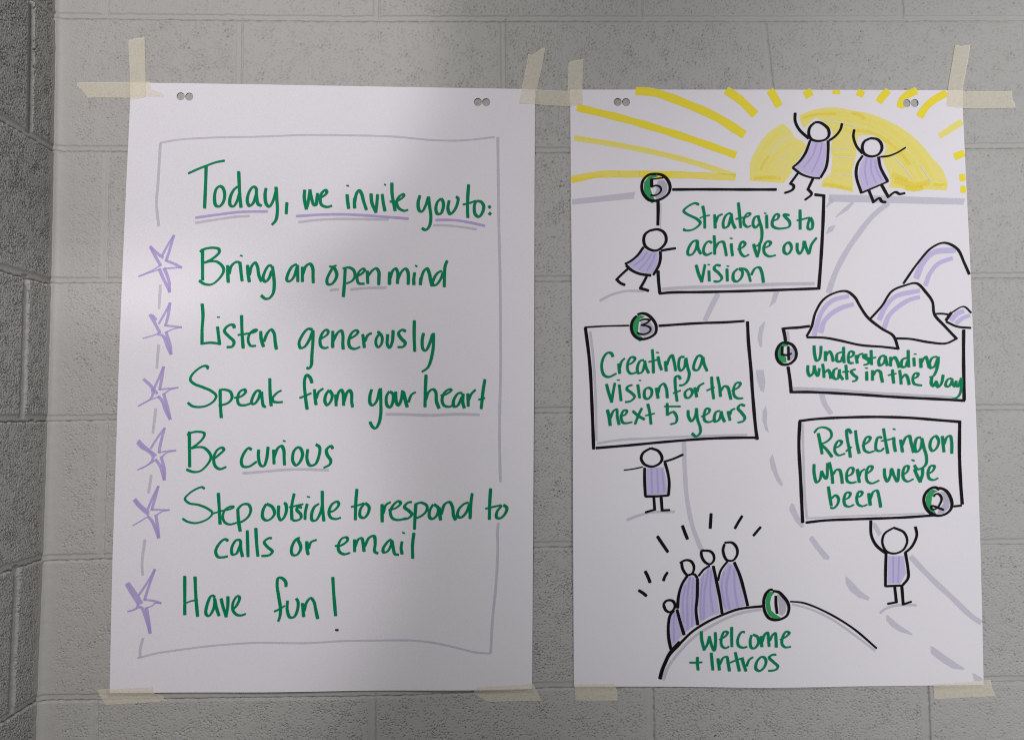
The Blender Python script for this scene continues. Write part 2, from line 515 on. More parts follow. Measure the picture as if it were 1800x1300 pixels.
def spline(p, step=1.6):
    if len(p) == 2:
        n = max(2, int(np.linalg.norm(p[1] - p[0]) / step) + 1)
        return p[0] + (p[1] - p[0]) * np.linspace(0, 1, n)[:, None]
    q = np.vstack([2 * p[0] - p[1], p, 2 * p[-1] - p[-2]])
    res = []
    for i in range(1, len(q) - 2):
        p0, p1, p2, p3 = q[i - 1:i + 3]
        t0 = 0; t1 = t0 + max(1e-6, np.linalg.norm(p1 - p0)) ** .5; t2 = t1 + max(1e-6, np.linalg.norm(p2 - p1)) ** .5; t3 = t2 + max(1e-6, np.linalg.norm(p3 - p2)) ** .5
        n = max(2, int(np.linalg.norm(p2 - p1) / step) + 1)
        t = np.linspace(t1, t2, n, endpoint=(i == len(q) - 3))[:, None]
        A1 = (t1 - t) / (t1 - t0) * p0 + (t - t0) / (t1 - t0) * p1
        A2 = (t2 - t) / (t2 - t1) * p1 + (t - t1) / (t2 - t1) * p2
        A3 = (t3 - t) / (t3 - t2) * p2 + (t - t2) / (t3 - t2) * p3
        B1 = (t2 - t) / (t2 - t0) * A1 + (t - t0) / (t2 - t0) * A2
        B2 = (t3 - t) / (t3 - t1) * A2 + (t - t1) / (t3 - t1) * A3
        res.append((t2 - t) / (t2 - t1) * B1 + (t - t1) / (t2 - t1) * B2)
    return np.vstack(res)

NIBS = {'green': (5.7, 3.3, 25), 'fine': (5.1, 3.1, 25), 'black': (5.5, 3.9, 25), 'star': (5.4, 2.1, 24), 'line': (5.4, 4.6, 20), 'flat': (1.0, 1.0, 0)}
def strokes(name, sheet, parent, mat, st, nib, base, width=None, label=None, clip=False):
    """all strokes of one drawn part as ONE mesh of thin ink ribbons lying on the paper"""
    a, b, ang = NIBS[nib]
    if width: a, b = width * (a / max(a, b)), width * (b / max(a, b))
    ux, uy = math.cos(math.radians(ang)), -math.sin(math.radians(ang))
    VV, FF, UU = [], [], []; off = 0; lift = base
    for (p, w, cs, ce) in st:
        q = spline(p)
        if len(q) < 2: continue
        tg = np.gradient(q, axis=0)
        ker = np.array([.25, .5, .25])
        if len(tg) > 4:
            tp = np.vstack([tg[:1], tg, tg[-1:]])
            tg = tp[:-2] * .25 + tp[1:-1] * .5 + tp[2:] * .25
        tg /= np.linalg.norm(tg, axis=1)[:, None] + 1e-9
        nrm = np.stack([-tg[:, 1], tg[:, 0]], -1)
        nu = nrm @ np.array([ux, uy]); nv = nrm @ np.array([-uy, ux])
        wd = np.sqrt((a * nu) ** 2 + (b * nv) ** 2) * w * (1.07 if nib in ('green', 'fine', 'black') else 1.0)
        if cs: q = np.vstack([q[0] - tg[0] * wd[0] * .3, q[1:]])
        if ce: q = np.vstack([q[:-1], q[-1] + tg[-1] * wd[-1] * .3])
        s = np.concatenate([[0], np.cumsum(np.linalg.norm(np.diff(q, axis=0), axis=1))])
        if nib != 'flat':
            wd = wd * (1 + 0.05 * np.sin(s * 0.11 + len(VV) * 1.7))
            for e_, flag in ((s, cs), (s[-1] - s, ce)):
                if not flag: wd = wd * (0.80 + 0.20 * sstep(0, 1.6, e_))
        lv = np.linspace(-.5, .5, 9 if wd.mean() > 9 else 4); m = len(lv)
        P = q[:, None, :] + nrm[:, None, :] * (wd[:, None, None] * lv[None, :, None])
        n = len(q)
        rise = (lift + 0.000008 * np.linspace(0, 1, n))[:, None] * np.ones((1, m))
        P3 = sheet.map(P[..., 0], P[..., 1], rise)
        VV.append(P3.reshape(-1, 3))
        U = np.stack([np.repeat((s * 0.00088 + len(VV) * .37)[:, None], m, 1), np.repeat((lv + .5)[None, :], n, 0)], -1)
        UU.append(U.reshape(-1, 2))
        i = np.arange(n * m).reshape(n, m) + off
        f = np.stack([i[:-1, :-1], i[1:, :-1], i[1:, 1:], i[:-1, 1:]], -1).reshape(-1, 4)
        if m == 9:      # no ink where the paper is punched out
            cc = P.reshape(-1, 2)[f - off].mean(1)
            for (hx, hy) in sheet.holes_px:
                f = f[np.hypot(cc[:, 0] - hx, cc[:, 1] - hy) > 7.4]; cc = P.reshape(-1, 2)[f - off].mean(1)
        FF.append(f); off += n * m
        lift += 0.000012
    V, F, U = np.vstack(VV), np.vstack(FF), np.vstack(UU)
    # keep every face looking away from the wall
    e1 = V[F[:, 1]] - V[F[:, 0]]; e2 = V[F[:, 2]] - V[F[:, 0]]
    flip = np.cross(e1, e2)[:, 1] > 0
    F[flip] = F[flip][:, ::-1]
    o = mesh_np(name, V, F, mat, parent=parent, origin=sheet.origin, uv=U)
    if label: o["label"] = label
    return o

def fills(name, sheet, parent, mat, polys, base, label=None, step=6.0):
    """filled areas of ink (pixel polygons) as one mesh on the paper"""
    VV, FF, off = [], [], 0
    for k_, p in enumerate(polys):
        p = np.asarray(p, float)
        v, f = cdt_fill(p, step)
        VV.append(sheet.map(v[:, 0], v[:, 1], base + k_ * 0.000012)); FF.append(f + off); off += len(v)
    V, F = np.vstack(VV), np.vstack(FF)
    e1 = V[F[:, 1]] - V[F[:, 0]]; e2 = V[F[:, 2]] - V[F[:, 0]]
    flip = np.cross(e1, e2)[:, 1] > 0
    F[flip] = F[flip][:, ::-1]
    U = np.stack([V[:, 0] * 3 + V[:, 2], np.full(len(V), .5) + (V[:, 2] % .1) * .2], -1)
    o = mesh_np(name, V, F, mat, parent=parent, origin=sheet.origin, uv=U)
    if label: o["label"] = label
    return o

def poly(ox, oy, k, text):
    return np.array([float(t) for t in text.replace(',', ' ').split()]).reshape(-1, 2) / k + (ox, oy)
def words(sheet, parent, nib, st, counts, texts):
    """the strokes of one piece of writing, each word a mesh of its own"""
    starts = [i for i, q in enumerate(st) if not q[2]] + [len(st)]
    if sum(counts) != len(starts) - 1 or len(counts) != len(texts.split()):
        raise ValueError("word split %s: %d strokes, %d words" % (texts, len(starts) - 1, len(texts.split())))
    k = 0
    for c, w in zip(counts, texts.split()):
        strokes("word", sheet, parent, GREEN, st[starts[k]:starts[k + c]], nib, LT, label="green handwritten " + w)
        k += c
# layers of ink, bottom to top (metres above the paper)
LG, LP, LY, LK, LT = 0.00010, 0.00022, 0.00012, 0.00065, 0.00080

# ------------------------------------------------------------------ drawing on the starred sheet
A = left; AO = left.o
def green(sheet, parent, st, label, counts):
    o = bpy.data.objects.new("lettering", None); C.objects.link(o); o.parent = parent
    o.empty_display_size = 0.05; o["label"] = label
    words(sheet, o, 'green', st, counts, label.split(" reading ")[1])
    return o

L1 = S(330, 270, 5.99, """w0.95 3 211 100 167 200 127 300 92 392 74
195 122 190 300 178 579
335 340 300 375 283 470 297 545 335 555 375 510 390 430 370 360 335 340
527 345 480 390 445 480 450 545 482 555 520 500 545 420
537 186 542 300 550 450 562 570
725 365 690 350 645 410 628 500 650 550 690 520 722 430
724 360 726 450 745 535 782 548
826 362 815 430 828 530 860 558 900 495 928 400
930 350 938 470 945 600 928 700 885 752
1045 512 1037 638
1232 380 1228 470 1248 578 | 1262 540 1287 388 | 1300 450 1328 538 1350 542 1360 480 1370 415
1375 475 1440 440 1465 405 1450 385 1412 415 1395 480 1410 540 1470 562 1522 548""")
L1 += S(570, 290, 5.99, """240 308 246 380 258 462
w0.6 232 216 262 222
w1.1 322 345 318 400 320 458
320 400 340 300 365 268 392 300 415 385 445 475
492 300 502 400 542 492 | 552 420 562 308
610 305 622 400 640 488
w0.6 630 203 650 213
712 186 714 300 730 400 747 485
w0.9 688 385 740 385 790 368 840 322 832 308 792 330 762 390 785 455 845 482 885 470
1008 318 988 400 1000 478 1028 490 1070 420 1095 340
1095 332 1108 430 1122 550 1108 640 1070 682 1025 665
1230 352 1192 390 1175 460 1190 512 1225 512 1252 450 1252 390 1230 352
1315 372 1302 460 1325 515 1368 480 1400 410 1408 350 1385 335
1520 205 1510 350 1508 480 1512 558
w0.9 1457 418 1530 400 1600 375
1600 375 1580 430 1590 520 1628 545 1665 500 1678 430 1650 388 1605 378
w1.0 1728 432 1752 452
w1.0 1732 503 1756 522""")
head = green(A, AO, L1, "green heading reading Today, we invite you to:", [10, 2, 9, 4, 5])
def under(parent, text, mat, w, label=None):
    return strokes("underline", A, parent, mat, text, 'line', LG, width=w, label=label)
under(head, S(330, 270, 5.99, "78 676 300 645 550 615 845 608"), PURPLE, 5.4, "lavender underline below Today")
under(head, S(330, 270, 5.99, "1138 660 1400 643 1638 640 1800 647 2038 663 2328 686"), PURPLE, 5.4, "lavender underline below we invite")
under(head, S(570, 290, 5.99, "1170 580 1350 580 1500 600 1692 641"), PURPLE, 5.2, "lavender underline below to")
under(head, S(330, 270, 5.99, "78 730 300 695 500 666 655 657"), GREY, 5.0, "pale grey second underline below Today")
under(head, S(330, 270, 5.99, "1163 722 1350 700 1600 688 1797 690 w 2118 695".replace(' w', '')), GREY, 5.0, "pale grey second underline below we invite")
under(head, S(570, 290, 5.99, "1145 635 1300 637 1450 655 1610 677"), GREY, 4.8, "pale grey second underline below to")

t2 = S(340, 420, 5.99, """97 103 97 250 98 436
68 135 110 108 200 92 268 106 272 140 205 205 115 250
w0.9 115 252 180 235 250 240 315 300 315 350 260 430 190 478 115 472 60 436
362 275 362 350 368 460
375 370 400 285 450 242 490 245
490 240 500 330 514 445
w0.6 490 172 520 180
570 272 575 350 590 455
590 380 612 290 650 248 675 290 690 380 720 448
830 285 795 280 750 350 735 420 757 448 795 415 825 335
832 285 845 380 852 480 840 570 800 622 760 628 712 592
1090 262 1040 290 995 370 985 432 1012 445 1060 395 1090 300
1095 272 1098 360 1100 453
1148 292 1148 452
1150 380 1185 285 1228 262 1255 300 1260 400 1262 465""")
t2 += S(510, 440, 5.99, """w0.8 412 168 440 172 490 157
458 170 415 240 388 310 395 352 430 357 475 310 492 250 465 180
580 190 573 330 560 490
w0.9 552 190 620 180 670 210 682 270 652 320 590 350
w0.9 700 275 760 240 785 205 768 192 730 220 705 285 722 345 785 350
812 212 818 352
820 270 865 212 905 190 932 220 935 290 932 365
w1.1 1050 225 1045 362
1050 300 1080 215 1110 190 1132 230 1130 352
1135 300 1175 222 1212 192 1238 220 1245 300 1242 362
1312 230 1302 300 1303 365
w0.6 1315 158 1340 170
w1.05 1378 285 1370 365
1375 320 1405 222 1440 190 1465 240 1480 320 1495 378
1602 215 1555 235 1510 305 1500 358 1530 365 1580 310 1612 230
1655 106 1632 165 1625 280 1622 386""")
ln = green(A, AO, t2, "green handwriting reading Bring an open mind", [11, 4, 7, 9])
under(ln, S(510, 440, 5.99, "w0.9 415 422 450 415 515 410\n632 412 800 397 950 392 1015 393"), GREY, 5.4)

t3 = S(340, 420, 5.99, """93 678 102 800 93 950 92 1100 | 180 1090 275 1100
255 920 264 1000 278 1114
w0.6 248 822 282 822
430 940 425 908 390 902 345 930 328 968 370 1020 428 1080 410 1130 350 1137
508 800 512 950 525 1152
w0.9 466 1010 550 998 650 975 668 958 640 955 592 1000 578 1070 605 1122 662 1122
710 968 715 1050 740 1135
742 1080 780 990 820 952 850 990 862 1080 875 1162""")
t3 += S(510, 440, 5.99, """240 835 190 825 130 890 95 975 110 1025 150 1015 200 945 240 845
242 838 240 960 230 1100 222 1210 200 1240 172 1232
w0.95 325 930 390 885 402 850 378 835 340 870 315 950 330 1012 370 1027 405 1015
450 845 448 1025
450 960 500 868 538 843 556 890 555 980 560 1042
w0.95 625 930 690 892 716 855 690 840 650 868 618 950 630 1015 680 1035 740 1012
765 880 782 1025
785 960 820 890 862 868
w0.9 918 856 940 868 908 925 905 988 930 1018 960 985 970 920 950 872
1028 880 1024 990 1048 1022 1075 960 1085 838
1220 852 1178 835 1142 870 1165 920 1212 975 1190 1012 1130 1017
1308 735 1306 900 1312 1065
1405 868 1390 950 1400 1038 1428 1052 1472 970 1500 880
1510 868 1508 1000 1490 1120 1450 1230 1385 1278""")
green(A, AO, t3, "green handwriting reading Listen generously", [8, 14])

t4 = S(320, 630, 5.99, """w0.9 265 112 272 86 235 76 165 112 100 180 90 225 130 265 220 300 310 340 360 388 340 440 270 490 190 508 110 498 60 462
402 335 405 480 415 625
w0.95 390 330 450 325 510 348 527 410 490 462 385 497
w0.95 548 412 620 398 670 350 660 325 612 345 585 420 602 480 655 490 720 472
832 345 790 338 740 420 735 470 762 475 800 430 830 350
838 345 845 430 860 498 886 508
925 205 928 350 940 500
w0.9 1050 332 1000 360 950 415 | 962 448 1000 458 1065 455
1370 258 1350 200 1312 172 1290 230 1300 400 1318 536
w0.95 1236 414 1300 390 1365 360
1395 320 1400 400 1412 488
1415 420 1440 350 1490 312
1550 328 1515 380 1505 450 1528 488 1565 450 1582 380 1552 332""")
t4 += S(580, 640, 5.99, """62 315 66 440
68 390 92 295 118 268 138 300 145 435
150 390 178 300 205 272 226 300 230 400 240 452
440 262 420 340 425 412 452 430 490 388 525 262
532 250 536 400 535 520 515 620 480 672 448 655 420 602
625 282 595 340 602 430 635 450 665 380 662 310 630 285
692 285 700 400 722 430 750 370 764 272
w1.05 772 285 795 380 815 452
w0.95 825 400 860 318 905 290
1012 108 1005 250 1000 452
1005 380 1040 290 1085 262 1113 290 1122 390 1150 465
w0.95 1163 330 1230 310 1278 270 1258 262 1212 290 1180 370 1202 432 1262 445 1305 415
1395 300 1350 305 1302 380 1305 440 1340 437 1390 340
1402 305 1398 400 1416 462
1452 305 1456 445
1456 385 1490 310 1535 265
1632 155 1612 280 1592 470
w0.9 1562 372 1635 352""")
ln = green(A, AO, t4, "green handwriting reading Speak from your heart", [8, 8, 6, 9])
under(ln, S(580, 640, 5.99, "585 526 800 528 1050 537 1300 526 1580 530"), GREY, 5.8)

t5 = S(320, 630, 5.99, """78 765 80 950 82 1142
w0.9 52 802 110 775 180 768 236 785 226 830 160 900 98 940
w0.9 98 945 160 930 230 935 290 990 306 1040 262 1120 190 1182 120 1190 45 1164
w0.95 330 1060 390 1010 442 955 420 935 370 962 335 1045 352 1130 402 1160 470 1135
735 958 702 940 650 1000 625 1080 642 1130 702 1135 790 1080
808 955 806 1040 830 1122 862 1128 890 1060 908 925
965 955 970 1110
970 1040 1010 940 1050 918 1072 960 1076 1050 1080 1122
w0.6 1062 862 1092 870
1212 930 1175 980 1168 1080 1202 1120 1245 1080 1270 1000 1245 940 1212 930
1325 950 1316 1050 1345 1120 1402 1110 1440 1030 1448 930 1408 900
1590 948 1568 918 1522 958 1530 1010 1567 1070 1555 1112 1490 1148""")
ln = green(A, AO, t5, "green handwriting reading Be curious", [4, 8])
under(ln, S(320, 630, 5.99, "635 1206 850 1190 1100 1168 1300 1165 1548 1173"), GREY, 5.4)

t6 = S(310, 840, 5.99, """w0.82 300 110 272 92 210 112 130 165 92 215 130 258 240 280 330 318 380 362 350 412 280 452 200 470 120 455 65 423
443 152 452 300 462 486
w0.85 385 370 480 342 580 318 604 300 570 296 515 330 490 400 510 460 560 484 642 465
648 318 655 440 674 560
w0.95 640 330 700 275 760 275 785 330 760 400 700 450 650 470
948 268 915 330 910 410 942 440 990 430 1035 370 1010 300 950 268
1078 285 1078 400 1102 440 1140 400 1160 330 1152 270 1132 260
1242 158 1215 300 1218 440
w0.8 1185 305 1250 290 1340 270
1325 308 1282 300 1270 330 1312 380 1310 420 1270 442 1222 440
1380 265 1360 350 1355 436
w0.6 1376 190 1410 200
1505 265 1455 300 1425 380 1432 440 1470 440 1518 360 1540 270
1537 130 1540 300 1554 452
w0.95 1590 358 1660 338 1712 272 1695 245 1642 270 1608 350 1625 410 1680 427 1735 412""")
t6 += S(600, 840, 5.99, """165 110 152 270 148 440
w0.9 100 302 170 285 245 258
245 260 200 330 200 400 238 415 280 370 292 300 252 258
w1.05 430 270 430 360 430 462
440 370 470 280 522 248
w0.95 495 335 580 308 626 260 600 240 550 278 515 350 540 420 600 437 690 418
745 248 702 255 665 300 710 340 742 378 702 420 640 430
785 270 776 400 770 540
w0.95 770 275 840 255 900 288 897 340 850 390 780 422
968 272 930 340 930 410 962 425 1010 380 1020 310 975 272
1028 300 1045 442
1050 380 1090 270 1140 250 1170 300 1182 390 1205 440
1342 252 1290 270 1235 330 1226 400 1262 410 1320 350 1350 270
1378 155 1362 280 1355 427
1572 105 1563 250 1558 436
w0.9 1515 320 1600 300 1690 280
1690 285 1640 350 1635 410 1672 420 1725 370 1742 310 1705 278""")
green(A, AO, t6, "green handwriting reading Step outside to respond to", [5, 10, 3, 11, 3])

t7 = S(310, 840, 5.99, """550 657 510 640 450 690 415 770 440 825 490 830 546 818
682 650 632 650 585 730 592 800 632 790 680 690
678 650 680 740 698 826
748 545 752 700 756 828
838 520 846 680 860 823
1008 628 970 630 927 670 960 720 1012 768 982 805 895 817
1302 622 1260 642 1215 730 1222 800 1267 805 1310 740 1303 690 1275 640
w1.05 1375 660 1376 740 1390 806
1392 740 1420 670 1480 645
w0.95 1668 712 1740 702 1802 652 1797 622 1747 630 1707 700 1717 770 1767 797 1832 782""")
t7 += S(600, 840, 5.99, """140 640 140 775
145 720 180 640 215 630 232 700 240 772
245 720 295 622 345 608 357 680 352 770 390 790
528 638 490 665 440 740 445 777 482 770 525 700 532 650
532 650 545 720 565 795 608 803
640 662 630 730 640 800
w0.6 640 568 672 578
765 570 750 700 752 845""")
green(A, AO, t7, "green handwriting reading calls or email", [6, 3, 9])

t8 = S(310, 990, 5.99, """90 126 90 350 90 540
198 132 206 330 225 556
w0.75 95 415 160 390 230 382
412 350 372 335 325 430 315 530 345 547 390 480 412 372
402 360 420 450 452 550
472 362 490 440 525 550 | 542 450 545 340
w0.95 590 490 640 430 667 352 645 340 605 390 595 480 630 530 680 542 735 525
1155 244 1152 190 1112 150 1075 148 1062 220 1080 350 1098 480 1087 570 1070 607
w0.95 1028 503 1090 475 1145 438
1172 386 1168 480 1195 560 1240 558 1277 480 1282 400 1262 362
1328 410 1342 560
1345 500 1370 410 1415 360 1450 400 1468 480 1490 580
1648 138 1657 300 1678 550""")
ln = green(A, AO, t8, "green handwriting reading Have fun!", [7, 6])
strokes("exclamation_dot", A, ln, DOT, S(310, 990, 5.99, "w0.95 1672 696 1710 697"), 'green', LT)

STARS = [(210, 400, "640 392 760 510 930 642;655 400 750 590 865 795 | 700 895 405 1030 | 640 945 845 880 | 925 1070 1005 1230 1056 1345 | 1050 1160 1005 1000 945 865 | 1100 852 1305 838 | 1150 760 985 695 | 1050 500 1145 170 | 1030 350 895 600"),
         (210, 520, "w0.9 690 400 780 510;640 385 740 560 850 770 | 760 815 490 895;790 815 900 830 960 900 1020 1080 1085 1215 | 1070 1050 985 765 | 1150 690 1305 660 | 1150 640 970 622 | 1020 450 1068 155 | 960 360 825 590"),
         (210, 635, "500 365 620 470 720 580 800 690;690 570 710 660 650 790 400 940 | 620 820 830 745 | 900 830 980 1040 1065 1205 | 1010 950 935 690 | 1060 600 1240 548 | 1050 570 850 588 | 885 400 930 120 | 840 330 735 560"),
         (210, 745, "395 340 500 450 650 570 780 665;375 380 480 500 620 580 710 680 690 760 580 870 370 970;400 955 580 870 770 755 | 860 880 945 1165 | 945 950 885 700 | 1000 600 1190 555 | 1000 568 835 598 | 870 400 950 90 | 820 260 655 520"),
         (210, 845, "325 370 430 500 625 660;300 390 430 550 620 715;620 735 450 840 275 940;600 745 680 830 760 1000 825 1185 | 810 1000 770 725 | 900 640 1050 610 | 850 605 680 600 | 740 400 820 115 | 700 350 595 600"),
         (200, 995, "300 340 450 550 600 780;262 360 380 570 525 790 | 450 890 285 950;300 950 450 905 545 850 | 600 880 690 1120 765 1390 | 740 1150 690 875 | 800 830 880 770 990 768 | 830 720 650 700 | 740 420 865 65 | 700 350 520 612")]
SL = ["beside Bring", "beside Listen", "beside Speak", "beside Be curious", "beside Step", "beside Have fun"]
for (x, y, t), l in zip(STARS, SL):
    strokes("star", A, AO, PURPLE, S(x, y, 12, t), 'star', LP, width=6.0, label="lavender hand drawn star " + l)

def border(text, label=None):
    strokes("border_line", A, AO, GREY, S(0, 0, 1, text), 'line', LG, width=5.2, label=label)
border("w0.75 281 251.5 312 246 375 242 450 240.5 537 237.5 600 238 687 240 762 246.5 812 247 870 241", "grey line across the top of the writing")
border("875 241 876 325 877 400 879 487 880 600 880 650 878 755 879.5 847", "grey line down the right side")
border("876 918 874.5 935 875 965 872 1025 866 1087 862.5 1147", "grey line down to the lower right corner")
border("w0.8 241 1156 275 1147.5 325 1140 375 1134 450 1129 537 1129.5 600 1126 650 1125 725 1125 762 1129 800 1137 837 1146 863 1147.5", "grey line along the bottom of the writing")
border("282 252 277.5 325 275 355 279 398", "short grey line at the top left")
for t in ("282 500 279.5 543", "279 605 275.5 648", "274 717 268.5 762", "266 834 261 867", "255 947 250 985 250.5 1011", "252 1120 246.5 1140 246.5 1156"):
    border(t)

# ------------------------------------------------------------------ drawing on the sunrise sheet
B = right; BO = right.o
def blk(name, parent, st, width=5.4, label=None, lift=LK):
    return strokes(name, B, parent, BLACK, st, 'black', lift, width=width, label=label)
def T(r, c): return (450 * c, 325 * r, 4)

# the sun, its disc coloured in layers of pale marker, and its rays
disc = poly(0, 0, 1, """1318 318 1318 289 1323 274 1333 256 1340 245 1350 234 1362 225 1376 217 1384 223 1391 231 1398 243 1412 249 1418 257 1407 276 1394 292 1391 297 1392 303 1378 322 1350 320""")
disc2 = poly(0, 0, 1, """1405 203 1418 197 1434 192 1450 189.5 1467 188.5 1484 191 1500 194.6 1517 197 1533 201 1556 210 1578 221 1595 232 1611 245 1626 261 1639 278 1648 287 1657 298 1666 320 1665 335 1645 334 1625 333 1604 337 1590 331 1562 330 1566 319 1563 306 1556 291 1551 278 1556 268 1557 257 1550 245 1537 238 1522 238 1508 239 1506 262 1503 282 1498 298 1500 338 1480 333 1443 328 1446 317 1461 304 1463 280 1460 262 1463 245 1464 232 1456 222 1446 214 1434 206 1426 214 1413 226 1408 215""")
sun = fills("sun", B, BO, PALEYELLOW, [disc, disc2], LY, "pale yellow half sun rising behind two dancing figures")
strokes("marker_layer", B, sun, PALEYELLOW, S(0, 0, 1, """w1.0 1325 309 1350 313 1374 312
w0.7 1328 300 1336 275 1352 250 1372 232
w0.5 1345 312 1352 290 1368 268 1392 252
w1.0 1408 211 1440 201 1470 199 1500 203 1535 213 1568 230 1598 254 1624 286 1640 318
w0.6 1470 209 1510 213 1545 227 1575 248 1605 282 1622 315
w0.8 1563 258 1585 280 1608 318
w0.8 1466 300 1482 299 1497 301
w0.8 1450 322 1475 325 1498 331
w0.7 1466 226 1482 226 1500 232
w1.0 1567 308 1580 324 1600 331
w1.0 1585 325 1610 329 1632 326 1658 326
w1.0 1600 320 1618 331 1630 322
w0.7 1466 272 1482 271 1500 272"""), 'line', LY + 0.00006, width=10)
for t in """w1 1392 238 1372 250 1354 271
w0.8 1428 214 1460 214 1490 219 1505 224
w1 1570 273 1588 294 1604 314
w1 1617 290 1627 305 1638 320
w0.7 1464 262 1482 261 1498 263
w0.7 1464 277.5 1484 277 1500 279
w0.6 1466 306 1482 306 1498 310
w0.6 1384 290 1372 304 1366 314
w0.6 1366 286 1384 268""".split("\n"):
    strokes("paper_streak", B, sun, BARE, S(0, 0, 1, t), 'line', LY + 0.0003, width=1.7)
strokes("marker_layer", B, sun, DEEPYELLOW, S(0, 0, 1, """w1.2 1572 316 1590 322 1612 325 1634 320
w0.9 1568 306 1582 312 1596 318
w1.0 1590 329 1606 333 1622 328
w0.7 1325 314 1350 312 1372 313
w0.5 1336 300 1344 284 1352 274
w0.7 1497 198 1513 203 1520 210
w0.7 1505 229 1530 233 1556 246 1580 266 1600 290
w0.6 1446 324 1470 327 1497 333
w0.6 1640 324 1652 325 1662 324
w0.5 1410 208 1430 202 1470 200"""), 'line', LY + 0.0002, width=11)
RAYS = [(1.25, "1117 160 1150 163 1212 185 1262 207.5 1309 237.5"), (1.1, "1014 189 1100 210 1200 240 1294 273"), (0.85, "1009 242.5 1100 257.5 1200 280 1293 309"),
        (1.05, "1004 316 1050 307 1100 306 1200 307.5 1293 312"), (1.2, "1276 158.5 1300 175 1328 202"), (1.1, "1353 158.5 1358 166 1370 187.5"),
        (1.15, "1417 158.5 1424 171"), (1.05, "1470 158.5 1470 166"), (1.05, "1515 158.8 1510 170"), (1.1, "1562 159 1553 168 1544 180"),
        (1.15, "1612 159 1597 166 1586 176 1582 190"), (1.15, "1664 163 1640 177 1626 190 1616 206"), (1.0, "1691 214 1672 226 1651 240"),
        (1.1, "1695 269 1677 276"), (1.1, "1697 311 1686 313"), (1.1, "1698 333 1688 333")]
for w, t in RAYS:
    mt = PALEYELLOW if w in (0.85, 1.0) else YELLOW
    o = strokes("sun_ray", B, sun, mt, S(0, 0, 1, "w%g " % w + t), 'line', LY, width=13.2)
for t in ("w0.55 1006 311 1060 305 1130 306\nw0.7 1060 310 1102 303\nw0.7 1230 309 1292 312\nw0.3 1009 241 1100 256 1200 278 1260 295\nw0.8 1095 309 1125 307\nw0.9 1180 309 1230 309 1292 313").split("\n"):
    strokes("marker_layer", B, sun, PALEYELLOW, S(0, 0, 1, t), 'line', LY + 0.00004, width=12.5)

# ground, horizon and road in grey
def grey(name, parent, text, w, tile=None, label=None, nib='line', mat=None):
    st = S(*(tile or (0, 0, 1)), text)
    return strokes(name, B, parent, mat or ROADGREY, st, nib, LG, width=w, label=label)
fills("horizon", B, BO, ROADGREY, [poly(*T(1, 2), "422 100 600 80 868 48 855 98 700 112 422 140")], LG, "pale grey horizon band at the left, under the rays", step=8)
fills("horizon", B, BO, ROADGREY, [poly(*T(1, 3), "430 68 700 72 1000 82 1388 95 1375 140 1000 132 700 124 424 118")], LG, "pale grey horizon band at the right, under the sun", step=8)
road = strokes("road_edge", B, BO, ROADGREY, S(*T(1, 3), "850 125 740 215 620 365 530 505 465 640 425 760"), 'line', LG + .00004, width=10.5, label="grey curving road edge below the horizon")
grey("road_edge", road, "1450 762 1400 860 1355 955", 10, T(1, 2))
grey("road_edge", road, "1208 492 1215 700 1230 900 1270 1100 1330 1260", 8, T(2, 2))
grey("road_edge", road, "375 150 395 230 445 310", 9, T(2, 3))
grey("road_edge", road, "1000 8 1150 165 1300 305 1420 420 1500 478", 10, T(3, 3))
fills("road_edge", B, road, ROADGREY, [poly(*T(2, 3), "735 1068 760 1075 800 1145 778 1170 740 1110")], LG)
def dash(pts, k=(0, 0, 1)):
    fills("lane_dash", B, road, ROADGREY, [poly(*k, pts)], LG + .00003)
dash("440 95 468 98 462 120 410 160 408 150", T(1, 3)); dash("585 120 610 122 560 180 478 230 472 226 520 175", T(1, 3))
dash("470 280 476 284 455 325 402 350 425 298", T(1, 3)); dash("1140 1095 1200 1090 1160 1200 1090 1262 1120 1170", (1170, 330, 5.99))
dash("1772 960 1780 962 1762 1050 1758 1138 1742 1138 1725 1080 1738 1000", T(1, 2)); dash("1715 0 1770 0 1782 90 1770 160 1745 140 1720 60", T(2, 2))
dash("1785 248 1795 300 1792 380 1808 440 1780 420 1760 350 1762 290", T(2, 2)); dash("32 590 50 650 72 730 105 800 96 820 62 780 20 690 10 630", T(2, 3))
dash("162 935 182 940 210 1010 258 1100 235 1108 190 1060 148 980", T(2, 3)); dash("305 1165 318 1168 372 1240 436 1315 425 1335 392 1328 330 1250 288 1190", T(2, 3))
dash("545 148 552 148 600 195 650 250 716 298 708 320 640 300 580 255 545 200", T(3, 3)); dash("830 420 845 422 910 480 1020 555 1010 562 930 540 865 500 832 460", T(3, 3))
dash("1142 638 1165 645 1240 700 1386 798 1375 805 1300 798 1220 750 1145 690", T(3, 3)); dash("1435 828 1450 830 1500 860 1515 880 1450 884", T(3, 3))

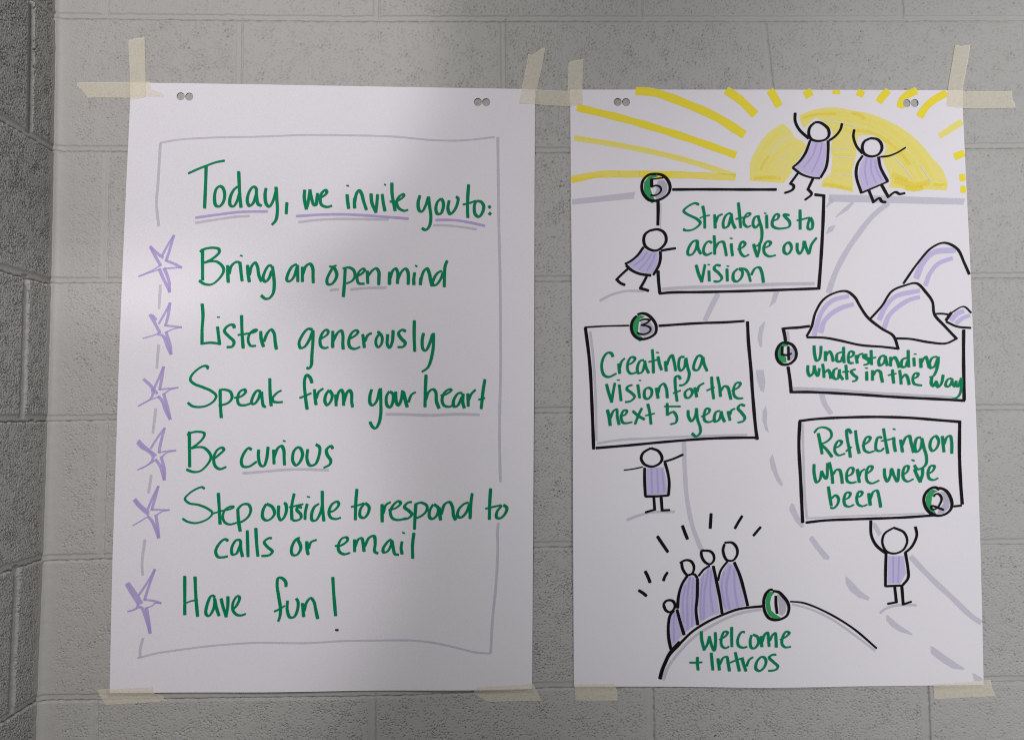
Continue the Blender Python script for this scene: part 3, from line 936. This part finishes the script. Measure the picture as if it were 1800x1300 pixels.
# numbered boxes
def box(name_label, frame, shade):
    o = blk("text_box", BO, frame, 5.6, name_label)
    strokes("box_shading", B, o, GREY, shade, 'line', LG, width=5.6)
    return o
b5 = box("black outlined box about strategies, partly behind a leaning figure",
    S(1170, 330, 5.99, "68 20 400 18 800 20 1170 20;1565 73 1665 84 | 1665 84 1655 400 1632 800 1612 1060 | 1200 1075 800 1088 400 1097 50 1102 -72 1114")
    + S(1060, 290, 8.965, "866 565 868 700 863 955") + S(1060, 390, 8.965, "866 765 872 900 895 1130"),
    S(1170, 330, 5.99, "w1.2 -40 1068 200 1050 400 1045 800 1030 1200 1015 1570 1008") + S(1060, 290, 8.965, "w0.4 912 600 912 800 905 1000"))
words(B, b5, 'fine', S(1170, 330, 5.99, """w0.95 352 180 310 163 230 200 190 245 230 280 330 330 365 370 320 422 250 450 192 442 198 428
390 190 408 290 412 430
w0.8 358 322 400 302 465 290
515 280 522 430
525 370 555 300 600 277
688 265 640 285 605 370 615 420 652 410 690 300
690 270 705 370 735 432
765 155 778 280 790 425
w0.9 735 330 800 318 870 300 892 275 865 268 828 320 825 380 860 412 900 400
975 298 940 310 920 390 947 420 985 380
972 290 987 350 1010 430 1012 520 992 590 940 620
1062 285 1066 430
w0.6 1035 268 1060 270
w0.95 1110 350 1175 330 1192 290 1165 278 1130 330 1125 400 1170 427 1240 427 1302 408 1305 360 1258 305 1245 282 1305 290
1415 230 1416 442
w0.9 1380 345 1450 330 1520 312
1520 315 1500 380 1500 430 1535 437 1547 370 1522 312
342 555 290 565 240 640 235 700 272 705 320 640 335 560
335 555 342 640 372 700
490 580 450 565 410 610 400 680 430 707 490 682
510 500 516 600 516 705
520 640 560 578 605 570 622 620 640 720
690 585 695 650 705 720
w0.6 675 530 705 536
w0.95 758 650 820 620 837 587 805 568 780 620 792 690 830 722 880 702
925 590 940 650 965 722 | 985 650 990 575
w0.95 1020 640 1090 610 1107 577 1070 565 1035 620 1042 690 1090 722 1160 710
1288 572 1250 610 1250 680 1288 697 1325 640 1312 590 1288 572
1385 580 1387 660 1412 695 1445 640 1457 558
1460 560 1482 640 1510 702
1512 690 1535 600 1590 525
320 810 345 900 380 985 | 397 900 415 805
455 870 460 987
w0.6 440 808 468 810
580 820 532 815 510 850 560 900 592 950 562 985 505 985
645 850 650 987
w0.6 640 824 670 826
760 850 715 900 715 970 752 987 800 940 807 880 772 850
w0.9 770 850 830 855 860 880 895 990
900 920 940 850 985 838 1012 890 1030 1000"""), [14, 3, 10, 4, 9], "Strategies to achieve our vision")

b3 = box("black outlined box about creating a vision for the next five years",
    S(900, 325, 4, "w0.62 510 1000 650 992 825 988;w0.95 1030 990 1300 972 1500 965 1635 956;1655 958 1662 1100 1680 1300 1690 1450 1712 1700 1724 1790;515 1000 535 1150 550 1300 560 1500 574 1858")
    + S(1040, 590, 5.99, "42 1180 400 1150 800 1112 1200 1082 1500 1072 1745 1070"),
    S(0, 0, 1, "w0.9 1037 582 1042 620 1047 700 1048 775") + S(1040, 590, 5.99, "w0.9 52 1132 300 1095 600 1080 1000 1060 1640 1042"))
words(B, b3, 'fine', S(1040, 590, 5.99, """226 222 205 182 165 180 120 240 105 330 130 412 180 432 262 395
w1.1 285 290 295 400
295 340 315 270 350 235
w0.95 368 310 430 280 457 237 420 223 385 270 380 360 412 397 470 385
552 252 510 265 480 340 492 392 530 380 560 290
557 260 572 330 602 394
638 140 647 270 650 394
w0.9 595 275 650 262 690 250
698 215 715 300 737 362
w0.6 678 174 710 178
w1.1 775 265 785 374
790 310 820 230 845 203 865 260 885 372
977 222 935 225 915 320 937 367 975 330 990 240
992 230 1010 330 1028 400 1005 480 962 517 920 520
1167 220 1125 208 1080 290 1075 350 1112 362 1150 300 1170 220
1170 220 1185 300 1217 374
155 505 180 600 210 692 | 225 600 245 493
290 510 310 687
w0.6 265 464 298 466
430 515 382 532 370 560 420 600 452 640 412 685 350 697
485 510 505 657
w0.6 495 468 522 470
592 542 560 570 560 650 592 662 630 620 627 560 592 542
w1.05 680 545 700 660
700 600 720 530 757 503 785 550 797 657
937 458 915 425 885 430 880 520 890 620 900 692
w0.9 855 605 940 573
1022 558 985 590 990 645 1022 652 1060 600 1047 560 1022 558
w1.05 1085 540 1107 647
1110 590 1130 530 1185 495
1262 428 1270 550 1285 667
w0.9 1208 577 1295 540
1325 428 1345 530 1357 642
1360 580 1395 530 1432 540 1450 600 1467 672
w0.95 1473 580 1545 540 1567 500 1530 493 1495 550 1502 630 1540 657 1595 655
w1.1 165 775 185 860 195 947
195 870 230 790 262 773 270 850 290 937
w0.95 293 845 350 830 372 790 340 783 310 850 330 912 375 917 430 905
430 788 490 840 560 880
530 758 490 840 455 932
590 713 610 800 625 932
w0.9 563 840 665 815
795 705 797 830 | 860 800 897 860 885 912 825 930
w0.85 763 742 850 742 937 742
1015 780 1020 850 1052 897 1087 850 1105 770
1102 758 1115 880 1142 960 1142 1020 1100 1057 1053 1023
w0.95 1153 850 1230 810 1242 775 1210 763 1185 820 1190 890 1232 907 1285 888
1352 788 1310 800 1290 870 1300 902 1342 880 1365 800
1362 790 1375 850 1402 907
1435 790 1457 892
1455 830 1475 780 1512 765
1615 737 1570 723 1540 760 1580 810 1612 860 1597 895 1535 912"""), [14, 2, 9, 5, 5, 7, 2, 8], "Creating a vision for the next 5 years")

b4 = box("black outlined box about what is in the way, under the mountains",
    S(1350, 560, 18, "1330 232 950 280 700 292 480 312 | 520 500 555 720") + S(1350, 650, 4, "140 -25 153 60 163 155 | 300 155 600 170 900 190 1200 205 1385 215;1375 -285 1374 -150 1375 0 1377 100 1378 215")
    + S(1350, 325, 4, "w0.7 1180 905 1230 905 1275 912"),
    S(1350, 650, 4, "w1.2 175 130 400 138 700 160 1000 178 1300 195") + S(1350, 560, 18, "w0.8 615 390 650 700"))
words(B, b4, 'fine', S(1400, 560, 5.99, """185 280 190 370 212 442 237 430 255 360 258 285
w1.1 305 340 305 447
310 390 345 343 367 370 387 452
482 348 430 370 425 440 462 450 490 390
495 295 497 400 502 467
w0.95 538 415 590 390 602 357 565 343 545 400 557 462 602 465
w1.05 625 380 640 472
640 420 660 380 702 365
747 385 710 380 705 400 760 440 757 470 705 487
785 328 790 487
w0.9 715 405 780 415 837 405
932 388 890 395 865 450 877 492 915 470 940 400
932 390 945 450 957 497
w1.05 990 400 990 502
990 450 1030 403 1057 440 1082 517
1167 408 1115 430 1105 500 1142 507 1170 440
1175 328 1177 420 1182 512
1235 408 1240 502
w0.6 1235 370 1262 373
w1.05 1305 415 1310 517
1315 460 1345 410 1362 400 1380 450 1397 517
1482 398 1430 410 1400 470 1412 517 1452 500 1485 420
1492 398 1487 480 1465 560 1440 602 1400 615
120 488 120 560 142 602 175 570 187 500 | 200 560 225 602 242 518
275 473 285 550 290 622
295 570 330 538 352 570 362 632
432 518 395 540 390 620 432 632 450 560
452 530 455 590 492 642
520 483 525 560 532 642
w0.9 480 560 552 555
622 530 575 550 600 590 637 620 620 652 585 657
738 553 740 652
w0.6 720 518 752 520
w1.05 800 540 800 652
805 600 845 543 882 560 892 610 907 672
1010 533 1015 610 1024 682
w0.9 963 595 1052 575
1085 538 1095 610 1102 692
1105 630 1142 588 1165 610 1187 697
w0.95 1213 635 1270 610 1282 580 1250 573 1225 620 1237 682 1282 697 1322 700
w1.1 1425 610 1420 680 1442 707 1475 650
w1.1 1470 660 1490 717 1525 680 1545 588
1632 623 1590 640 1570 702 1602 712 1642 650
1637 625 1642 680 1672 717
1680 650 1680 690 1702 712 1727 640
1735 618 1735 720 1720 790 1690 827 1645 840"""), [23, 8, 4, 5, 6], "Understanding whats in the way")

b2 = box("black outlined box about reflecting, held up by a lone figure",
    S(1400, 730, 5.99, "35 55 25 300 42 650 65 1130;25 58 200 36 500 20 850 14 1200 24 1500 48 1730 66;1718 52 1715 400 1727 700 1745 935;w0.9 1740 945 1650 955;95 1125 300 1102 700 1086 1100 1072 1450 1048"),
    S(1400, 730, 5.99, "w0.9 65 80 70 400 85 800 110 1090;w0.6 120 1080 500 1060 900 1045 1350 1030"))
words(B, b2, 'fine', S(1400, 730, 5.99, """228 183 250 290 270 407
w0.9 185 182 225 135 290 123 357 160 367 220 320 272 250 302
255 302 310 350 377 437
w0.95 398 340 450 320 477 277 445 263 410 310 405 380 442 417 512 398
577 188 547 145 530 150 535 250 555 350 567 442
w0.9 518 377 582 328
620 153 635 280 660 402
w0.95 688 320 760 270 777 232 745 223 710 280 715 360 762 387 822 370
902 232 860 228 835 300 840 360 882 372 922 340
915 133 937 270 962 402
w0.9 888 267 960 255 1032 235
1025 225 1027 300 1042 382
w0.6 1012 138 1042 146
w1.05 1095 250 1117 387
1115 310 1150 230 1187 213 1205 280 1232 392
1312 228 1270 235 1245 320 1262 382 1302 350 1325 250
1317 235 1342 340 1367 430 1362 510 1320 552 1270 562 1238 518
1457 213 1420 250 1405 330 1432 372 1475 340 1497 270 1475 220 1457 213
w1.05 1535 213 1552 387
1555 300 1585 225 1617 213 1632 270 1634 402
185 508 185 600 212 702 242 680 265 590 | 290 640 315 662 327 498
345 488 370 600 382 717
385 620 420 570 452 570 472 630 482 717
w0.95 528 640 585 610 597 557 565 548 530 600 537 690 582 707 632 695
w1.1 640 560 662 707
660 640 680 590 722 560
w0.95 743 610 790 570 797 537 765 533 735 600 747 690 792 712 872 680
925 553 930 640 957 692 992 620 | 1000 560 1030 640 1062 692 1077 558
w0.95 1103 630 1165 590 1177 532 1145 533 1120 600 1132 670 1172 692 1232 665
w1.05 1240 560 1265 620 1302 692 | 1325 620 1327 548
w0.7 1210 465 1244 476
w0.95 1373 620 1435 580 1452 532 1415 528 1385 590 1397 660 1442 677 1492 655
335 743 350 850 367 952
370 870 410 838 442 870 432 930 392 972 355 967
w0.95 488 890 550 860 567 817 530 808 500 870 512 940 552 957 607 935
w0.95 618 865 680 840 692 807 660 798 635 860 647 930 692 952 747 935
w1.1 760 813 777 947
775 880 810 800 847 788 867 850 887 967"""), [17, 3, 7, 5, 6], "Reflecting on where we've been")

# the hill with its welcome
hill = blk("hill_line", BO, S(1140, 1030, 5.99, "w1.15 118 975 150 860 215 725 330 600;w0.95 325 605 450 482 600 382 780 297 950 237 1200 206;w1.25 160 835 225 700 330 580") + S(1350, 975, 4, "w0.62 155 325 250 335 420 405 600 515 765 655"), 5.8, "black hilltop line above the welcome")
strokes("hill_shading", B, hill, GREY, S(1140, 1030, 5.99, "155 990 200 860 330 682 480 532 650 422 850 322 1000 272 1190 242") + S(1350, 975, 4, "w0.7 170 345 300 380 450 452 600 555 755 672"), 'line', LG, width=6)
words(B, hill, 'fine', S(1140, 1030, 5.99, """555 468 560 560 585 662 | 617 610 640 530 | 665 620 692 672 705 580 702 478
w0.95 743 560 810 520 832 482 800 473 770 530 770 620 812 647 850 627
875 423 874 530 877 637
1015 480 980 478 940 550 947 620 992 642 1040 632
1085 508 1070 570 1082 642 1117 647 1157 590 1147 530 1100 503
w1.05 1185 518 1192 637
1195 580 1225 500 1252 483 1262 560 1270 634
1275 570 1305 510 1332 488 1342 560 1344 642
w0.95 1383 560 1455 520 1482 487 1450 473 1415 520 1405 602 1437 637 1500 632
w0.9 428 798 500 800 567 795
515 738 514 800 522 882
660 693 667 780 677 882
w1.05 730 753 747 882
750 820 785 750 822 738 837 800 852 892
912 688 932 780 957 892
w0.9 855 802 930 770 1002 748
w1.05 985 758 1002 820 1027 892
1030 840 1060 770 1102 740
1182 738 1140 790 1130 862 1167 887 1215 850 1237 780 1207 738 1170 745
1345 715 1300 718 1270 745 1312 790 1362 840 1342 872 1260 887"""), [9, 2, 9], "Welcome + Intros")

# numbered round badges
def badge(label, k, outline, green_p, grey_p, digit, w=5.3):
    o = blk("number_badge", BO, S(*k, outline), w, label, lift=LK + 0.0001)
    fills("badge_shading", B, o, BADGEGREY, [poly(*k, grey_p)], LG, step=3)
    fills("crescent", B, o, BADGEGREEN, [poly(*k, green_p)], LG + 0.00004, step=3)
    strokes("numeral", B, o, BLACK, S(*k, digit), 'black', LK + 0.0003, width=w * 0.88)
badge("black circle numbered 5", (1060, 290, 8.965), "850 140 720 158 635 235 608 340 632 450 720 548 815 565 940 525 1035 440 1055 340 1015 235 940 165 850 140",
      "640 360 650 270 720 185 800 155 870 168 840 192 760 212 738 250 748 380 790 500 830 570 770 606 700 545 650 450",
      "860 250 960 235 1010 300 1015 400 960 490 850 545 800 470 840 400 850 320", "w1.15 762 228 768 355;w0.75 765 350 830 325 895 345 915 395 880 450 810 482 745 472;w0.7 745 228 850 215 950 203")
badge("black circle numbered 3", (1080, 535, 14.94), "600 262 720 235 840 255 965 345 1070 490 1100 610 1075 750 960 845 780 905 625 890 510 800 448 660 452 510 510 375 590 300",
      "560 300 690 285 800 312 760 352 665 385 640 500 622 700 640 790 740 860 740 940 660 975 560 890 490 760 480 580 515 400",
      "700 450 930 440 1040 600 1030 740 900 810 790 850 700 790 655 640", "w0.75 655 432 760 392 890 395 935 412 | w 840 490 705 540 | 850 562 945 620 930 705 840 762 720 782 590 738".replace('w ', ''))
badge("black circle numbered 4", (1350, 325, 4), "150 1108 95 1112 60 1165 65 1225 100 1260 155 1255 195 1212 194 1160 165 1120 115 1108",
      "66 1165 88 1120 125 1108 152 1112 140 1130 102 1140 102 1200 128 1210 130 1250 92 1248 70 1210", "152 1145 182 1150 188 1205 155 1238", "w0.95 100 1132 98 1192 | 130 1195 166 1184;142 1132 143 1180 145 1232")
badge("black circle numbered 2", (1600, 840, 18), "920 362 830 300 740 288 605 345 485 470 428 620 432 760 490 930 620 1085 800 1170 950 1178 1130 1118 1265 1000 1315 850 1300 700 1215 500 1125 390 1010 330 900 300",
      "700 342 870 402 750 475 690 600 670 800 700 950 780 1050 830 1140 720 1115 580 985 490 800 488 600 565 435",
      "940 420 1110 440 1195 600 1255 750 1225 940 1050 1110 860 1120 900 1000 1050 800 1020 550", "w0.85 735 582 785 510 875 490 960 560 985 680 940 800 860 925 740 985 668 950 665 875 760 885 880 930 1060 1000")
badge("black circle numbered 1", (1320, 1020, 18), "690 282 600 285 485 385 415 560 402 780 442 985 560 1165 720 1232 900 1222 1120 1110 1185 975 1195 800 1145 655 1015 485 880 358 690 318",
      "570 350 722 340 740 380 645 500 606 700 640 930 760 1050 940 1160 860 1212 700 1192 560 1085 480 900 458 700 488 480",
      "830 420 960 470 1085 620 1125 780 1100 990 1000 1100 900 1080 870 700", "785 465 790 750 828 1040")

# figures: black outline with a lavender dress
def figure(label, k, outline, dress, folds, w=5.0):
    o = blk("stick_figure", BO, S(*k, outline), w, label)
    d = fills("dress", B, o, LILAC, [poly(*k, dress)], LP, step=4)
    if folds:
        strokes("dress_fold", B, d, FOLD, S(*k, folds), 'line', LP + 0.00008, width=4.2)
    return o
F6 = (1370, 180, 5.99)
figure("dancing figure with both arms thrown up, beside the box about strategies", F6,
       "370 215 322 262 308 330 335 388 405 408 482 393 520 350 513 282 470 238 420 212 370 212;165 110 166 200 210 290 310 382;660 222 640 290 590 355 520 405;325 400 270 540 205 630 140 685;w0.8 135 685 230 755 330 790 430 800;512 402 512 520 492 680 432 795;195 745 115 855 | 150 878 142 915 100 940 50 955;355 800 300 915 | 338 965 265 1030",
       "345 415 490 425 495 540 470 690 420 785 320 770 200 715 168 690 280 560", "w0.8 395 425 350 560 250 690;w0.8 450 430 415 580 340 740")
figure("dancing figure with one arm held out wide, standing on the horizon", F6,
       "960 378 895 412 872 470 892 540 962 570 1040 550 1078 490 1068 430 1030 390 955 378;w0.9 788 285 778 360 810 460 875 540;w0.8 1330 475 1240 530 1150 565 1060 575;878 560 822 650 808 770 865 960;w0.85 860 955 1000 895 1150 830;1042 572 1062 680 1105 770 1140 832;940 925 990 1050 | w 1050 1010 1080 1045 1125 1050;1075 870 1145 995 | 1220 945 1265 965 1325 955".replace('| w', '|'),
       "900 570 1030 590 1050 690 1110 830 980 890 880 935 830 780 850 650", "w0.8 920 590 900 720 930 880;w0.8 965 600 965 720 1020 850;w0.8 1010 600 1020 700 1075 815")
figure("leaning figure pushing the box about strategies", (1060, 390, 8.965),
       "740 135 665 192 640 280 665 380 745 438 835 452 920 408 988 320 992 235 950 158 860 118 735 138;640 395 540 530 430 620 342 665;360 680 450 760 570 815 760 845;900 460 905 560 880 680 790 840;910 455 1010 435 1150 415;395 735 290 830 215 905 | 270 960 350 995;690 855 640 950 585 1045 | 650 1062 725 1085",
       "655 430 740 475 870 485 870 600 840 720 770 825 600 790 460 730 400 668 530 575", "w0.9 700 480 600 600 480 690;w0.9 770 490 690 620 570 750;w0.9 820 490 790 600 690 770", 5.2)
figure("figure with arms stretched sideways under the box about vision", T(2, 2),
       "975 548 922 582 908 622 932 662 985 678 1038 655 1055 620 1030 570 975 548;w0.6 920 680 850 695 785 703;1065 645 1130 625 1205 592;932 685 932 780 938 890;935 888 1020 886 1105 880;1075 650 1095 720 1105 790 1100 880;997 895 1003 980 | 935 1000;1048 890 1055 985 | 1112 983",
       "945 690 1065 680 1085 760 1090 870 945 880", "w0.9 980 690 985 870;w0.9 1020 690 1028 870;w0.9 1055 690 1070 860")
figure("figure holding up the box about reflecting with both arms", T(2, 3),
       "w0.85 880 1108 818 1150 803 1210 832 1272 890 1288 950 1262 978 1200 955 1140 880 1105;722 1055 726 1160 760 1230 825 1285;1035 1098 1045 1160 1010 1240 960 1285;830 1280 826 1400 825 1522;825 1518 950 1512;965 1280 984 1400 984 1460 945 1512;890 1520 902 1630 | 838 1642;940 1518 950 1645 | 1010 1625",
       "845 1305 955 1305 970 1430 930 1500 840 1500", "w0.9 880 1310 880 1495;w0.9 920 1310 915 1495")
C6 = (1150, 930, 5.99)
figure("smallest of the four figures gathered on the hill", C6,
       "w0.95 92 790 130 748 190 748 218 790 205 838 165 868 122 848 97 792;210 850 168 900 148 1010 152 1140 175 1260;238 838 270 960 315 1110", "210 860 240 880 300 1110 185 1230 160 1060 175 920", "w0.9 215 880 205 1000 210 1190", 5.2)
figure("second figure up the hill among the four", C6,
       "w0.9 268 352 330 322 385 332 418 390 400 460 350 478 302 420 287 345;350 482 290 580 256 700 245 830;w0.9 350 480 420 470 455 510;455 510 452 700 440 850 458 1005", "370 490 440 500 440 700 430 850 440 1000 320 1090 270 900 260 750 300 600", "w1.1 375 500 350 700 350 1050;w0.9 405 520 400 750 400 1020;w0.9 330 580 300 760 310 980", 5.2)
figure("third figure up the hill among the four", C6,
       "w0.9 520 212 498 225 502 290 542 348 590 363 628 320 622 262 588 228 500 220;w0.9 585 378 520 422 465 490;620 380 650 520 690 720 715 885", "580 390 615 410 640 560 690 880 580 920 480 985 460 800 475 520", "w1.1 570 420 530 650 520 950;w1 600 430 590 650 620 880;w0.9 520 450 490 700 490 950", 5.2)
figure("tallest figure at the top of the hill", C6,
       "w0.9 740 150 724 220 762 318 830 323 873 260 868 192 820 138 738 138;w0.85 770 335 700 430 670 540;840 340 900 480 945 640 985 805", "780 350 840 370 900 520 960 800 740 860 690 680 680 560 720 440", "w1.3 800 380 760 600 790 840;w1 840 420 850 640 880 820;w0.9 740 440 710 600 750 830", 5.2)
for t, k in (("615 815 700 772 800 747 930 745", T(1, 2)), ("805 1055 880 1025 980 1000 1145 995", T(2, 2)), ("785 408 830 375 900 354 1045 350", T(3, 3))):
    grey("ground_line", BO, t, 5.2, k, mat=GREY)

# mountains
def mountain(label, outline, shades):
    o = blk("mountain", BO, S(*T(1, 3), outline), 4.6, label)
    strokes("mountain_shading", B, o, LILAC, S(*T(1, 3), shades), 'line', LP, width=9.5)
mountain("tall mountain behind, cut by the sheet's edge", "950 695 1050 552 1150 442 1240 407 1330 450 1380 550 1415 630", "w1.2 1040 660 1085 555 1165 475 1320 458;w0.9 1105 710 1140 620 1200 552 1300 513")
mountain("middle mountain with two lavender bands", "715 945 800 850 870 747 960 707 1045 692 1110 755 1155 820 1170 910 1240 990 1325 1080 | 1250 1113 1130 1105 1000 1082 900 1078", "780 950 830 850 900 782 1070 742;w0.95 815 1010 850 920 920 852 1000 805 1070 787")
mountain("front mountain over the box about what is in the way", "270 1065 305 1000 332 900 385 810 460 762 550 747 610 790 645 850 700 930 800 1010 880 1060 915 1150 | 800 1137 650 1125 500 1092 400 1074 270 1070", "w0.95 325 1060 345 980 385 880 455 812 570 780;370 1040 395 960 445 905 520 862 605 838")
mountain("small mountain at the sheet's edge", "w1.3 1248 955 1290 895;w0.7 1285 900 1375 855 1430 900;w0.9 1250 960 1330 995 1428 1005", "1285 955 1330 905 1380 885;w0.9 1320 975 1370 935 1422 915")

# bursts above the gathered figures
for t, k in (("1020 1165 1060 1225 1098 1280", T(2, 2)), ("1197 1090 1215 1140 1235 1190", T(2, 2)), ("1400 1005 1393 1115", T(2, 2)), ("1620 1022 1590 1070 1565 1115", T(2, 2)),
             ("1750 1100 1695 1165", T(2, 2)), ("935 110 955 150 972 195", T(3, 2)), ("1095 118 1075 150 1063 182", T(3, 2)), ("888 245 920 265 948 288", T(3, 2))):
    blk("burst_mark", BO, S(*k, t), 5.2)

# ------------------------------------------------------------------ masking tape
def tape(outline_px, lift, label):
    O = unproj(*np.array(outline_px, float).T, y=-0.002)[:, [0, 2]]
    v, f = cdt_fill(O, 0.0022)
    h = np.full(len(v), 0.0009)
    for s in (left, right):
        ins = inside(v, s.poly); d = dist_poly(v, s.poly)
        hs = s.height(np.clip(v[:, 0], s.lo[0], s.hi[0]), np.clip(v[:, 1], s.lo[1], s.hi[1])) + 0.0003
        h = np.maximum(h, np.where(ins, hs, hs * (1 - sstep(0, 0.009, d))))
    h = h + lift + 0.00018 * np.sin(v[:, 0] * 900 + 3 * np.sin(v[:, 1] * 500)) * np.sin(v[:, 1] * 760)
    c = v.mean(0)
    V = np.stack([v[:, 0], -h, v[:, 1]], -1)
    o = mesh_np("masking_tape", V, f, TAPE, origin=(c[0], 0.0, c[1]))
    tag(o, label, "tape", "masking tape holding the two sheets")
    return o
def tp(ox, oy, k, text): return poly(ox, oy, k, text)
tape(tp(130, 60, 8.965, "42 760 460 754 880 752 1190 748 1215 860 1300 900 1415 945 1415 990 1130 985 900 1002 560 998 215 1000 165 930 120 880 45 815"), 0.0,
     "level tape strip, torn to a slant, reaching furthest left beside the starred sheet")
tape(tp(130, 60, 8.965, "858 95 885 84 912 92 945 68 990 66 1030 62 1060 64 1085 45 1112 45 1115 200 1125 500 1130 745 1136 980 1050 1010 893 1030 884 750 875 500 862 250"), 0.0006,
     "upright tape strip on the top corner of the starred sheet nearest the side wall")
tape(tp(890, 70, 11.2, "600 975 900 990 1190 1005 1300 1010 1500 1010 1500 1295 1250 1302 900 1290 690 1275 560 1268 560 975"), 0.0,
     "short level tape strip bridging the gap between the two sheets")
tape(tp(890, 70, 11.2, "440 270 480 292 520 290 570 262 640 215 700 175 770 150 735 360 700 560 650 760 605 970 562 1250 245 1262 270 1100 300 960 370 640"), 0.0007,
     "leaning tape strip on the starred sheet's top corner beside the gap")
tape(tp(890, 70, 11.2, "1225 460 1270 432 1320 410 1420 396 1515 380 1505 650 1497 980 1497 1270 1250 1270 1210 960 1220 700"), 0.0007,
     "upright tape strip on the sunrise sheet's top corner beside the gap")
tape(tp(1640, 70, 11.2, "285 1000 585 1005 900 1010 1200 1008 1560 1010 1575 1120 1575 1180 1615 1230 1632 1335 1200 1345 900 1350 585 1345 420 1335 260 1310"), 0.0,
     "level tape strip reaching furthest right beside the sunrise sheet")
tape(tp(1640, 70, 11.2, "440 95 470 112 500 100 540 122 580 128 610 110 650 105 690 112 745 92 715 280 690 450 655 620 620 800 592 960 585 1300 290 1310 300 960 340 700 385 450"), 0.0006,
     "upright tape strip above the far right corner of the sunrise sheet")
tape(tp(160, 1190, 12, "118 265 250 245 385 235 800 215 1330 190 1345 330 1440 360 1535 415 1532 455 1590 500 1300 520 960 545 600 565 310 585 200 420"), 0.0,
     "slanting tape strip under the starred sheet's bottom corner by the side wall")
tape(tp(820, 1190, 12, "160 275 230 170 800 150 1400 122 1425 165 1500 320 1590 490 1000 505 480 520 300 430 180 350"), 0.0,
     "pointed tape strip under the starred sheet's bottom corner beside the gap")
tape(tp(1000, 1180, 12, "118 252 500 250 980 245 985 340 1025 410 1020 480 1035 610 600 615 145 605 125 350"), 0.0,
     "squarish short tape strip under the sunrise sheet's bottom corner beside the gap")
tape(tp(1620, 1170, 12, "235 370 700 345 1320 300 1470 295 1495 480 1580 635 900 665 280 700 268 520"), 0.0,
     "tape strip under the sunrise sheet's bottom right corner, clear of the gap")
